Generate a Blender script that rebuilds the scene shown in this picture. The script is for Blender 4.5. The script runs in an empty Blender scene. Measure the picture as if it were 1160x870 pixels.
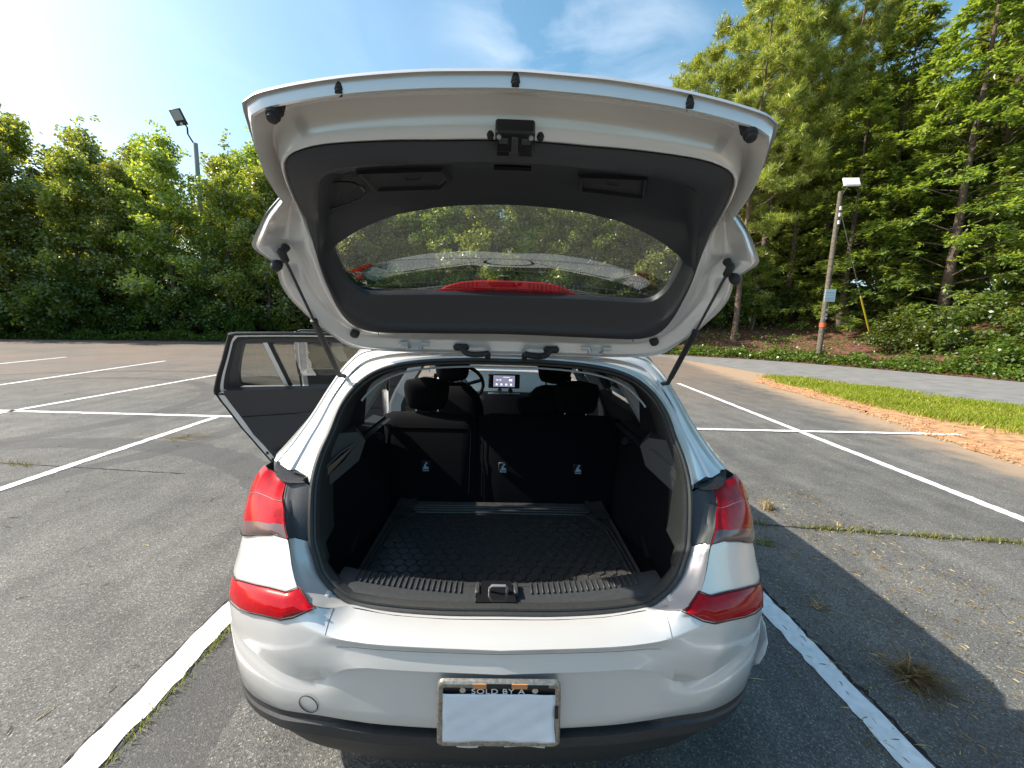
import bpy, bmesh, math, random
from mathutils import Vector, Matrix
import numpy as np

SC = bpy.context.scene
COL = SC.collection
rad = math.radians
random.seed(7)
NR = np.random.default_rng(11)

# ------------------------------------------------------------------ camera
cam = bpy.data.cameras.new('camera')
cam.sensor_width = 36.0
cam.lens = 450.0 / 1160.0 * 36.0
cam.clip_start = 0.02
cam.clip_end = 3000.0
cam_o = bpy.data.objects.new('camera', cam)
COL.objects.link(cam_o)
PITCH, YAW, ROLL = rad(8.5), rad(1.52), rad(1.6)
_f = Vector((math.sin(YAW) * math.cos(PITCH), math.cos(YAW) * math.cos(PITCH), -math.sin(PITCH)))
_u = Vector((math.sin(YAW) * math.sin(PITCH), math.cos(YAW) * math.sin(PITCH), math.cos(PITCH)))
_r = _f.cross(_u)
_cr, _sr = math.cos(ROLL), math.sin(ROLL)
_r2 = _r * _cr + _u * _sr
_u2 = -_r * _sr + _u * _cr
cam_o.matrix_world = Matrix(((_r2.x, _u2.x, -_f.x, -0.014), (_r2.y, _u2.y, -_f.y, 0.0),
                             (_r2.z, _u2.z, -_f.z, 1.5), (0, 0, 0, 1)))
SC.camera = cam_o

# ------------------------------------------------------------------ sun and sky
SUN_AZ, SUN_EL = rad(-84), rad(41.0)          # azimuth measured from +Y, negative to the left
sun_dir = Vector((math.sin(SUN_AZ) * math.cos(SUN_EL), math.cos(SUN_AZ) * math.cos(SUN_EL), math.sin(SUN_EL)))
sun = bpy.data.lights.new('sun', 'SUN')
sun.energy = 5.0
sun.angle = rad(0.53)
sun.color = (1.0, 0.94, 0.84)
sun_o = bpy.data.objects.new('sun', sun)
COL.objects.link(sun_o)
sun_o.rotation_euler = sun_dir.to_track_quat('Z', 'Y').to_euler()

world = bpy.data.worlds.new('World')
SC.world = world
world.use_nodes = True
wn, wl = world.node_tree.nodes, world.node_tree.links
wn.clear()
w_out = wn.new('ShaderNodeOutputWorld')
w_bg = wn.new('ShaderNodeBackground')
w_bg.inputs['Strength'].default_value = 0.15
w_sky = wn.new('ShaderNodeTexSky')
w_sky.sky_type = 'NISHITA'
w_sky.sun_disc = False
w_sky.sun_elevation = SUN_EL
w_sky.sun_rotation = SUN_AZ
w_sky.air_density = 1.0
w_sky.dust_density = 2.0
w_sky.ozone_density = 1.0
# thin high cloud
w_tc = wn.new('ShaderNodeTexCoord')
w_map = wn.new('ShaderNodeMapping')
w_map.inputs['Scale'].default_value = (2.6, 1.3, 5.0)
w_map.inputs['Rotation'].default_value = (0.2, 0.35, 0.5)
w_map.inputs['Location'].default_value = (0.35, 0.1, 0.2)
w_noise = wn.new('ShaderNodeTexNoise')
w_noise.inputs['Scale'].default_value = 1.6
w_noise.inputs['Detail'].default_value = 7
w_noise.inputs['Roughness'].default_value = 0.55
w_noise.inputs['Distortion'].default_value = 0.6
w_ramp = wn.new('ShaderNodeValToRGB')
w_ramp.color_ramp.elements[0].position = 0.42
w_ramp.color_ramp.elements[0].color = (0, 0, 0, 1)
w_ramp.color_ramp.elements[1].position = 0.78
w_ramp.color_ramp.elements[1].color = (0.4, 0.4, 0.4, 1)
w_mix = wn.new('ShaderNodeMix')
w_mix.data_type = 'RGBA'
w_mix.inputs['B'].default_value = (7.0, 7.2, 7.6, 1)
wl.new(w_tc.outputs['Generated'], w_map.inputs['Vector'])
wl.new(w_map.outputs['Vector'], w_noise.inputs['Vector'])
wl.new(w_noise.outputs['Fac'], w_ramp.inputs['Fac'])
w_dot = wn.new('ShaderNodeVectorMath'); w_dot.operation = 'DOT_PRODUCT'; w_dot.inputs[1].default_value = (.119, .833, .538)
wl.new(w_tc.outputs['Generated'], w_dot.inputs[0])
w_mr = wn.new('ShaderNodeMapRange'); w_mr.interpolation_type = 'SMOOTHSTEP'
w_mr.inputs['From Min'].default_value = .955; w_mr.inputs['From Max'].default_value = .998
w_mr.inputs['To Min'].default_value = .18; w_mr.inputs['To Max'].default_value = 1.0
wl.new(w_dot.outputs['Value'], w_mr.inputs['Value'])
w_mul = wn.new('ShaderNodeMath'); w_mul.operation = 'MULTIPLY'
wl.new(w_ramp.outputs['Color'], w_mul.inputs[0]); wl.new(w_mr.outputs['Result'], w_mul.inputs[1])
wl.new(w_mul.outputs['Value'], w_mix.inputs['Factor'])
w_hs = wn.new('ShaderNodeHueSaturation')
w_hs.inputs['Saturation'].default_value = 1.2
w_hs.inputs['Hue'].default_value = 0.478
wl.new(w_sky.outputs['Color'], w_hs.inputs['Color'])
wl.new(w_hs.outputs['Color'], w_mix.inputs['A'])
wl.new(w_mix.outputs['Result'], w_bg.inputs['Color'])
wl.new(w_bg.outputs['Background'], w_out.inputs['Surface'])

SC.view_settings.view_transform = 'Standard'
SC.view_settings.look = 'None'
SC.view_settings.gamma = 1.0
SC.view_settings.exposure = 0.72
SC.view_settings.use_curve_mapping = False
SC.cycles.max_bounces = 8
SC.cycles.transparent_max_bounces = 12
SC.cycles.use_denoising = True

# ------------------------------------------------------------------ materials
def new_mat(name):
    m = bpy.data.materials.new(name)
    m.use_nodes = True
    nt = m.node_tree
    return m, nt.nodes, nt.links, nt.nodes['Principled BSDF']

def ramp(nodes, stops):
    r = nodes.new('ShaderNodeValToRGB')
    cr = r.color_ramp
    while len(cr.elements) < len(stops):
        cr.elements.new(0.5)
    for e, (p, c) in zip(cr.elements, stops):
        e.position = p
        e.color = (c[0], c[1], c[2], 1) if len(c) == 3 else c
    return r

def simple(name, col, rough=0.5, metal=0.0, coat=0.0, noise=0.0, nscale=40.0, bump=0.0, spec=0.5):
    m, n, l, p = new_mat(name)
    p.inputs['Base Color'].default_value = (*col, 1)
    p.inputs['Roughness'].default_value = rough
    p.inputs['Metallic'].default_value = metal
    p.inputs['Coat Weight'].default_value = coat
    p.inputs['Coat Roughness'].default_value = 0.06
    p.inputs['Specular IOR Level'].default_value = spec
    if noise or bump:
        tc = n.new('ShaderNodeTexCoord')
        t = n.new('ShaderNodeTexNoise')
        t.inputs['Scale'].default_value = nscale
        t.inputs['Detail'].default_value = 5
        l.new(tc.outputs['Object'], t.inputs['Vector'])
        if noise:
            a = tuple(max(0, c * (1 - noise)) for c in col)
            b = tuple(min(1, c * (1 + noise)) for c in col)
            r = ramp(n, [(0.3, a), (0.7, b)])
            l.new(t.outputs['Fac'], r.inputs['Fac'])
            l.new(r.outputs['Color'], p.inputs['Base Color'])
        if bump:
            bm = n.new('ShaderNodeBump')
            bm.inputs['Strength'].default_value = bump
            bm.inputs['Distance'].default_value = 0.002
            l.new(t.outputs['Fac'], bm.inputs['Height'])
            l.new(bm.outputs['Normal'], p.inputs['Normal'])
    return m

def glass_mat(name, tint, refl=0.06, rough=0.0):
    m = bpy.data.materials.new(name)
    m.use_nodes = True
    n, l = m.node_tree.nodes, m.node_tree.links
    n.clear()
    o = n.new('ShaderNodeOutputMaterial')
    tr = n.new('ShaderNodeBsdfTransparent')
    tr.inputs['Color'].default_value = (*tint, 1)
    gl = n.new('ShaderNodeBsdfGlossy')
    gl.inputs['Roughness'].default_value = rough
    lw = n.new('ShaderNodeFresnel')
    lw.inputs['IOR'].default_value = 1.5
    ad = n.new('ShaderNodeMath'); ad.operation = 'ADD'; ad.use_clamp = True
    ad.inputs[1].default_value = refl
    mx = n.new('ShaderNodeMixShader')
    l.new(lw.outputs['Fac'], ad.inputs[0])
    l.new(ad.outputs['Value'], mx.inputs['Fac'])
    l.new(tr.outputs['BSDF'], mx.inputs[1])
    l.new(gl.outputs['BSDF'], mx.inputs[2])
    l.new(mx.outputs['Shader'], o.inputs['Surface'])
    return m

M = {}
# car paint: pearl white with faint flake and road dust
def paint():
    m, n, l, p = new_mat('pearl_paint')
    tc = n.new('ShaderNodeTexCoord')
    t = n.new('ShaderNodeTexNoise'); t.inputs['Scale'].default_value = 3; t.inputs['Detail'].default_value = 2
    t.inputs['Roughness'].default_value = 0.65
    r = ramp(n, [(0.2, (0.68, 0.665, 0.635)), (0.8, (0.72, 0.705, 0.675))])
    l.new(tc.outputs['Object'], t.inputs['Vector'])
    l.new(t.outputs['Fac'], r.inputs['Fac'])
    l.new(r.outputs['Color'], p.inputs['Base Color'])
    rr = ramp(n, [(0.2, (0.34,) * 3), (0.8, (0.28,) * 3)])
    l.new(t.outputs['Fac'], rr.inputs['Fac'])
    l.new(rr.outputs['Color'], p.inputs['Roughness'])
    p.inputs['Metallic'].default_value = 0.36
    p.inputs['Coat Weight'].default_value = 0.8
    p.inputs['Coat Roughness'].default_value = 0.05
    return m
M['paint'] = paint()
M['jamb'] = simple('door_jamb_paint', (0.66, 0.66, 0.65), 0.35, 0.15, 0.4, 0.05, 8)
M['trim'] = simple('black_trim_plastic', (0.020, 0.021, 0.023), 0.6, noise=0.12, nscale=220, bump=0.25, spec=0.3)
M['gate_trim'] = simple('grained_gate_trim', (0.027, 0.0285, 0.032), 0.45, noise=0.10, nscale=240, bump=0.2, spec=0.5)
M['trim2'] = simple('charcoal_trim_plastic', (0.035, 0.037, 0.041), 0.5, noise=0.1, nscale=260, bump=0.2)
M['valance'] = simple('grained_black_plastic', (0.026, 0.027, 0.028), 0.5, noise=0.2, nscale=60, bump=0.25)
M['gloss'] = simple('gloss_black', (0.012, 0.012, 0.013), 0.12)
M['rubber'] = simple('black_rubber', (0.018, 0.018, 0.018), 0.62, noise=0.15, nscale=90)
M['seal'] = simple('weatherstrip_rubber', (0.03, 0.03, 0.028), 0.5, noise=0.2, nscale=120)
M['carpet'] = simple('cargo_carpet', (0.008, 0.0085, 0.010), 0.95, noise=0.3, nscale=300, bump=0.5, spec=0.1)
M['seat'] = simple('black_seat_cloth', (0.007, 0.0075, 0.009), 0.95, noise=0.2, nscale=400, bump=0.4, spec=0.1)
M['grey_trim'] = simple('grey_pillar_trim', (0.30, 0.31, 0.31), 0.6, noise=0.05, nscale=200)
M['headliner'] = simple('headliner_cloth', (0.16, 0.16, 0.155), 0.9)
M['bracket'] = simple('worn_grey_black_plastic', (0.024, 0.026, 0.025), 0.6, noise=0.15, nscale=150)
M['lining'] = simple('dark_lining_plastic', (0.024, 0.026, 0.025), 0.6, noise=0.15, nscale=150, spec=0.3)
M['scuff'] = simple('scuff_plate_plastic', (0.038, 0.04, 0.041), 0.5, noise=0.15, nscale=80, bump=0.15)
M['mat'] = simple('rubber_mat', (0.055, 0.053, 0.05), 0.32, noise=0.25, nscale=70, bump=0.2)
M['steel'] = simple('zinc_steel', (0.50, 0.51, 0.52), 0.38, 0.8)
M['chrome'] = simple('bright_chrome', (0.7, 0.7, 0.71), 0.15, 1.0)
M['rim'] = simple('alloy_rim', (0.45, 0.46, 0.47), 0.3, 0.9)
M['tyre'] = simple('tyre_rubber', (0.02, 0.02, 0.02), 0.8, noise=0.2, nscale=60)
M['dark'] = simple('underbody_black', (0.01, 0.01, 0.01), 0.9)
def lens_mat(name, col, scale, lo, hi):
    m, n, l, p = new_mat(name)
    tc = n.new('ShaderNodeTexCoord'); mp = n.new('ShaderNodeMapping'); mp.inputs['Scale'].default_value = (1, 1, .45)
    v = n.new('ShaderNodeTexVoronoi'); v.inputs['Scale'].default_value = scale
    l.new(tc.outputs['Object'], mp.inputs['Vector']); l.new(mp.outputs['Vector'], v.inputs['Vector'])
    sp = n.new('ShaderNodeSeparateColor'); l.new(v.outputs['Color'], sp.inputs['Color'])
    r = ramp(n, [(0.0, tuple(c * lo for c in col)), (0.8, col), (1.0, tuple(min(1, c * hi) for c in col))])
    l.new(sp.outputs['Red'], r.inputs['Fac']); l.new(r.outputs['Color'], p.inputs['Base Color'])
    p.inputs['Roughness'].default_value = .12
    p.inputs['Specular IOR Level'].default_value = .25
    p.inputs['Coat Weight'].default_value = .12
    return m
M['lamp_red'] = lens_mat('red_lens', (0.46, 0.0015, 0.007), 55, .7, 1.3)
M['lamp_dark'] = lens_mat('deep_red_lens', (0.36, 0.0015, 0.006), 40, .8, 1.2)
M['lamp_clear'] = simple('smoked_clear_lens', (0.15, 0.095, 0.09), 0.15, 0.2, 0.4, 0.08, 30)
M['lamp_pink'] = simple('pale_pink_lens', (0.28, 0.14, 0.14), 0.15, 0, .5)
M['lamp_amber'] = lens_mat('amber_lens', (0.34, 0.05, 0.006), 55, .8, 1.3)
M['refl'] = lens_mat('red_reflector', (0.40, 0.0015, 0.007), 120, .85, 1.15)
M['paper'] = simple('white_paper', (0.80, 0.82, 0.86), 0.9, noise=0.03, nscale=30, bump=0.3)
M['frame_metal'] = simple('brushed_plate_frame', (0.42, 0.39, 0.34), 0.42, 0.85, noise=0.35, nscale=120, bump=0.5)
M['copper'] = simple('orange_sticker', (0.62, 0.26, 0.10), 0.5)
M['plate_black'] = simple('black_plate_insert', (0.012, 0.012, 0.013), 0.4)
M['letter'] = simple('white_lettering', (0.75, 0.75, 0.75), 0.6)
M['logo'] = simple('pale_symbol_print', (0.55, 0.60, 0.66), 0.6)
M['glass'] = glass_mat('clear_glass', (0.82, 0.88, 0.84))
M['privacy'] = glass_mat('tinted_rear_glass', (0.64, 0.68, 0.64), 0.17)
M['side_glass'] = glass_mat('tinted_side_glass', (0.50, 0.52, 0.48), 0.04)
M['bag'] = simple('translucent_white_film', (0.80, 0.81, 0.83), 0.45, noise=0.05, nscale=30)
m, n, l, p = new_mat('screen_glow')
p.inputs['Base Color'].default_value = (0.02, 0.02, 0.03, 1)
p.inputs['Emission Color'].default_value = (0.30, 0.30, 0.42, 1); p.inputs['Emission Strength'].default_value = 0.55
p.inputs['Roughness'].default_value = 0.2
M['screen'] = m
m, n, l, p = new_mat('screen_icon_glow')
p.inputs['Base Color'].default_value = (0.1, 0.1, 0.1, 1)
p.inputs['Emission Color'].default_value = (0.85, 0.88, 1.0, 1); p.inputs['Emission Strength'].default_value = 0.9
M['icon'] = m

# ------------------------------------------------------------------ mesh helpers
class MB:
    def __init__(s):
        s.v, s.f, s.m = [], [], []
    def add(s, vs, fs, mi=0):
        o = len(s.v)
        s.v += [tuple(v) for v in vs]
        s.f += [tuple(i + o for i in f) for f in fs]
        s.m += [mi] * len(fs)
        return s
    def grid(s, rows, mi=0, closed=False, mfun=None):
        o = len(s.v); nr, nc = len(rows), len(rows[0])
        for r in rows:
            s.v += [tuple(p) for p in r]
        for i in range(nr - 1):
            for j in range(nc if closed else nc - 1):
                k = (j + 1) % nc
                s.f.append((o + i * nc + j, o + i * nc + k, o + (i + 1) * nc + k, o + (i + 1) * nc + j))
                s.m.append(mfun(i, j) if mfun else mi)
        return s
    def box(s, c, d, mi=0, rot=None, bev=0.0):
        x, y, z = d[0] / 2, d[1] / 2, d[2] / 2
        b = min(bev, x * .9, y * .9, z * .9)
        if b > 0:
            ring = lambda e, zz: [Vector((sx, sy, zz)) for sx, sy in
                                  ((-x + b, -y + e), (x - b, -y + e), (x - e, -y + b), (x - e, y - b),
                                   (x - b, y - e), (-x + b, y - e), (-x + e, y - b), (-x + e, -y + b))]
            rows = [ring(b, -z), ring(0, -z + b), ring(0, z - b), ring(b, z)]
            vs = [p for r in rows for p in r]
            fs = []
            for i in range(3):
                for j in range(8):
                    k = (j + 1) % 8
                    fs.append((i * 8 + j, i * 8 + k, (i + 1) * 8 + k, (i + 1) * 8 + j))
            fs += [tuple(range(7, -1, -1)), tuple(range(24, 32))]
        else:
            vs = [Vector(p) for p in ((-x, -y, -z), (x, -y, -z), (x, y, -z), (-x, y, -z), (-x, -y, z), (x, -y, z), (x, y, z), (-x, y, z))]
            fs = [(3, 2, 1, 0), (4, 5, 6, 7), (0, 1, 5, 4), (1, 2, 6, 5), (2, 3, 7, 6), (3, 0, 4, 7)]
        if rot is not None:
            vs = [rot @ v for v in vs]
        c = Vector(c)
        return s.add([v + c for v in vs], fs, mi)
    def tube(s, path, r, n=10, mi=0, cap=True):
        path = [Vector(p) for p in path]
        rr = r if hasattr(r, '__len__') else [r] * len(path)
        rows = []
        t0 = (path[1] - path[0]).normalized()
        a = t0.orthogonal().normalized()
        for i, p in enumerate(path):
            t = (path[min(i + 1, len(path) - 1)] - path[max(i - 1, 0)]).normalized()
            a = (a - t * a.dot(t))
            a = a.normalized() if a.length > 1e-6 else t.orthogonal().normalized()
            b = t.cross(a)
            rows.append([p + (a * math.cos(q) + b * math.sin(q)) * rr[i] for q in [2 * math.pi * k / n for k in range(n)]])
        o = len(s.v)
        s.grid(rows, mi, closed=True)
        if cap:
            s.f += [tuple(o + k for k in range(n - 1, -1, -1)), tuple(o + (len(path) - 1) * n + k for k in range(n))]
            s.m += [mi, mi]
        return s
    def prism(s, poly, d, mi=0):
        """closed polygon of 3D points, extruded by vector d"""
        n = len(poly); d = Vector(d)
        vs = [Vector(p) for p in poly] + [Vector(p) + d for p in poly]
        fs = [tuple(range(n - 1, -1, -1)), tuple(range(n, 2 * n))]
        fs += [(i, (i + 1) % n, (i + 1) % n + n, i + n) for i in range(n)]
        return s.add(vs, fs, mi)

def thing(name, label, cat, loc=(0, 0, 0), group=None, rotz=0.0):
    o = bpy.data.objects.new(name, None)
    o.empty_display_size = 0.1
    COL.objects.link(o)
    o.location = loc
    o.rotation_euler = (0, 0, rotz)
    tag(o, label, cat, group)
    return o

def tag(o, label=None, cat=None, group=None, kind=None):
    if label: o['label'] = label
    if cat: o['category'] = cat
    if group: o['group'] = group
    if kind: o['kind'] = kind
    return o

def wloc(o):
    p = Vector(o.location)
    while o.parent is not None:
        o = o.parent
        p += Vector(o.location)
    return p

def build(name, mb, mats, parent=None, smooth=True, xf=None, sub=0, angle=40):
    """one mesh object from world-space geometry, stored relative to its parent"""
    off = wloc(parent) if parent is not None else Vector((0, 0, 0))
    vs = [Vector(v) for v in mb.v]
    if xf: vs = [xf(v) for v in vs]
    me = bpy.data.meshes.new(name)
    me.from_pydata([tuple(v - off) for v in vs], [], mb.f)
    if not isinstance(mats, (list, tuple)): mats = [mats]
    for mt in mats: me.materials.append(mt)
    if len(mats) > 1:
        me.polygons.foreach_set('material_index', mb.m)
    bm = bmesh.new(); bm.from_mesh(me)
    bmesh.ops.remove_doubles(bm, verts=bm.verts, dist=1e-5)
    bmesh.ops.recalc_face_normals(bm, faces=bm.faces)
    if smooth:
        for f in bm.faces: f.smooth = True
        ca = math.cos(rad(angle))
        for e in bm.edges:
            if len(e.link_faces) == 2 and e.link_faces[0].normal.dot(e.link_faces[1].normal) < ca:
                e.smooth = False
    bm.to_mesh(me); bm.free()
    o = bpy.data.objects.new(name, me)
    COL.objects.link(o)
    if parent is not None: o.parent = parent
    if sub:
        s = o.modifiers.new('subdivision', 'SUBSURF'); s.levels = sub; s.render_levels = sub
    return o

def lerp(a, b, t): return a + (b - a) * t
def table(pts):
    xs = [p[0] for p in pts]; ys = [p[1] for p in pts]
    def f(x):
        if x <= xs[0]: return ys[0]
        if x >= xs[-1]: return ys[-1]
        for i in range(len(xs) - 1):
            if x <= xs[i + 1]:
                return lerp(ys[i], ys[i + 1], (x - xs[i]) / (xs[i + 1] - xs[i]))
    return f
def stable(pts):
    """smooth (monotone cubic) table"""
    xs = [p[0] for p in pts]; ys = [p[1] for p in pts]; n = len(xs)
    d = [(ys[i + 1] - ys[i]) / (xs[i + 1] - xs[i]) for i in range(n - 1)]
    m = [d[0]] + [0 if d[i - 1] * d[i] <= 0 else 2 * d[i - 1] * d[i] / (d[i - 1] + d[i]) for i in range(1, n - 1)] + [d[-1]]
    def f(x):
        if x <= xs[0]: return ys[0] + m[0] * (x - xs[0])
        if x >= xs[-1]: return ys[-1] + m[-1] * (x - xs[-1])
        for i in range(n - 1):
            if x <= xs[i + 1]:
                h = xs[i + 1] - xs[i]; t = (x - xs[i]) / h
                return ((2 * t ** 3 - 3 * t * t + 1) * ys[i] + (t ** 3 - 2 * t * t + t) * h * m[i]
                        + (-2 * t ** 3 + 3 * t * t) * ys[i + 1] + (t ** 3 - t * t) * h * m[i + 1])
    return f
def crom(pts, n, closed=False):
    """Catmull-Rom through pts, n samples evenly by arc length"""
    P = [np.array(p, float) for p in pts]
    k = len(P); out = []
    rng = range(k) if closed else range(k - 1)
    for i in rng:
        if closed: a, b, c, d = P[i - 1], P[i], P[(i + 1) % k], P[(i + 2) % k]
        else: a, b, c, d = P[max(i - 1, 0)], P[i], P[i + 1], P[min(i + 2, k - 1)]
        for t in np.linspace(0, 1, 12, endpoint=False):
            out.append(0.5 * (2 * b + (c - a) * t + (2 * a - 5 * b + 4 * c - d) * t * t + (3 * b - 3 * c + d - a) * t ** 3))
    out.append(P[0] if closed else P[-1])
    out = np.array(out)
    s = np.concatenate([[0], np.cumsum(np.linalg.norm(np.diff(out, axis=0), axis=1))])
    q = np.linspace(0, s[-1], n + 1)[:-1] if closed else np.linspace(0, s[-1], n)
    return [Vector([float(np.interp(x, s, out[:, j])) for j in range(out.shape[1])]) for x in q]

# measured outlines of the car (metres; x from the centre plane)
D = {
    'gate_outline': [(0.0, 0.8958), (0.0933, 0.8936), (0.1762, 0.8914), (0.2626, 0.8867), (0.3409, 0.8808), (0.4255, 0.8715), (0.4875, 0.8621), (0.5096, 0.8576), (0.5411, 0.8425), (0.549, 0.8198), (0.5556, 0.7958), (0.5744, 0.7218), (0.5805, 0.6695), (0.5808, 0.622), (0.5781, 0.6094), (0.5948, 0.5958), (0.6426, 0.5518), (0.683, 0.5038), (0.7131, 0.4593), (0.6991, 0.425), (0.6776, 0.3886), (0.6839, 0.3531), (0.6881, 0.3159), (0.6815, 0.2653), (0.663, 0.2136), (0.6386, 0.1536), (0.6057, 0.1001), (0.5818, 0.0656), (0.5544, 0.043), (0.4919, 0.0237), (0.3384, 0.0039), (0.0, -0.0105)],
    'gate_trim': [(0.0, 0.7675), (0.1612, 0.7641), (0.2521, 0.7645), (0.3537, 0.7631), (0.4113, 0.7605), (0.4513, 0.7545), (0.4791, 0.7467), (0.4996, 0.7352), (0.5144, 0.7161), (0.5224, 0.6908), (0.5293, 0.6589), (0.5363, 0.5984), (0.5421, 0.5255), (0.5443, 0.4663), (0.5503, 0.3899), (0.5517, 0.3444), (0.5498, 0.2992), (0.546, 0.2476), (0.5353, 0.1962), (0.5168, 0.1582), (0.4865, 0.1332), (0.4249, 0.1162), (0.2333, 0.1039), (0.0, 0.102)],
    'gate_window': [(0.0, 0.5467), (0.173, 0.5382), (0.2417, 0.5298), (0.3085, 0.5196), (0.3676, 0.5009), (0.4231, 0.4793), (0.4706, 0.4543), (0.4998, 0.4362), (0.5133, 0.4226), (0.5174, 0.4082), (0.5167, 0.3841), (0.5135, 0.3503), (0.5072, 0.3165), (0.4959, 0.2893), (0.4815, 0.2713), (0.4625, 0.2597), (0.4322, 0.2532), (0.2302, 0.245), (0.0, 0.2421)],
    'seal': [(0.0, 1.5178, 1.3716), (0.1452, 1.5196, 1.371), (0.2941, 1.5172, 1.3623), (0.4107, 1.5086, 1.345), (0.4966, 1.4849, 1.3137), (0.5536, 1.4406, 1.2641), (0.5848, 1.3828, 1.2032), (0.5972, 1.3227, 1.131), (0.6101, 1.2737, 1.071), (0.6153, 1.2293, 1.0032), (0.6074, 1.1882, 0.9328), (0.5904, 1.1427, 0.8346), (0.5715, 1.1236, 0.7913), (0.5512, 1.107, 0.7516), (0.5222, 1.092, 0.7238), (0.4921, 1.0801, 0.704), (0.43, 1.0634, 0.6773), (0.3136, 1.0497, 0.6678), (0.1618, 1.0412, 0.6647), (0.0, 1.0391, 0.6666)],
    'refl': [(0.7494, 0.7291), (0.7085, 0.7405), (0.6546, 0.7435), (0.6027, 0.7414), (0.5875, 0.7474), (0.5665, 0.7614), (0.5393, 0.7421), (0.5101, 0.7212), (0.5393, 0.7053), (0.5816, 0.6876), (0.6284, 0.6846), (0.6701, 0.6855), (0.724, 0.6833)],
    'lens_in': [(0.6291, 0.8611), (0.6542, 0.8928), (0.6685, 0.9199), (0.6913, 0.9513), (0.695, 0.9897)],
    'stops': [(-0.4823, 0.8316), (0.4854, 0.8325), (-0.3443, 0.8644), (0.3471, 0.8657), (-0.001, 0.8813), (-0.5304, 0.1004), (0.5257, 0.1005), (-0.0511, 0.7807), (0.0576, 0.7814)],
    'latch': [(-0.0375, 0.8128), (0.041, 0.8162), (0.0462, 0.7553), (-0.0377, 0.7516)],
    'recess': [(-0.3725, 0.6697), (-0.1735, 0.6717), (-0.1556, 0.6403), (-0.181, 0.6153), (-0.3477, 0.6123)],
    'recess_r': [(0.1672, 0.6687), (0.3275, 0.6791), (0.3412, 0.6194), (0.1755, 0.6258)],
    'cover': [(-0.517, 0.6296), (-0.5045, 0.6398), (-0.3969, 0.6463), (-0.3816, 0.5979), (-0.5029, 0.5496), (-0.5193, 0.5562)],
    'brake': [(-0.2386, 0.2158), (-0.2185, 0.2372), (-0.1906, 0.2496), (-0.0048, 0.2579), (0.1649, 0.249), (0.1994, 0.2407), (0.2327, 0.2214)],
    'strut_top': [(-0.6334, 0.4421), (0.6362, 0.4466)],
    'fin_stop': [(-0.6654, 0.3968), (0.6645, 0.4006)],
    'hinge_px': [(-0.3266, 0.0479), (0.32, 0.0487)],
    'grom': [(-0.1649, 0.0324), (0.1661, 0.0311)],
}

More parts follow.
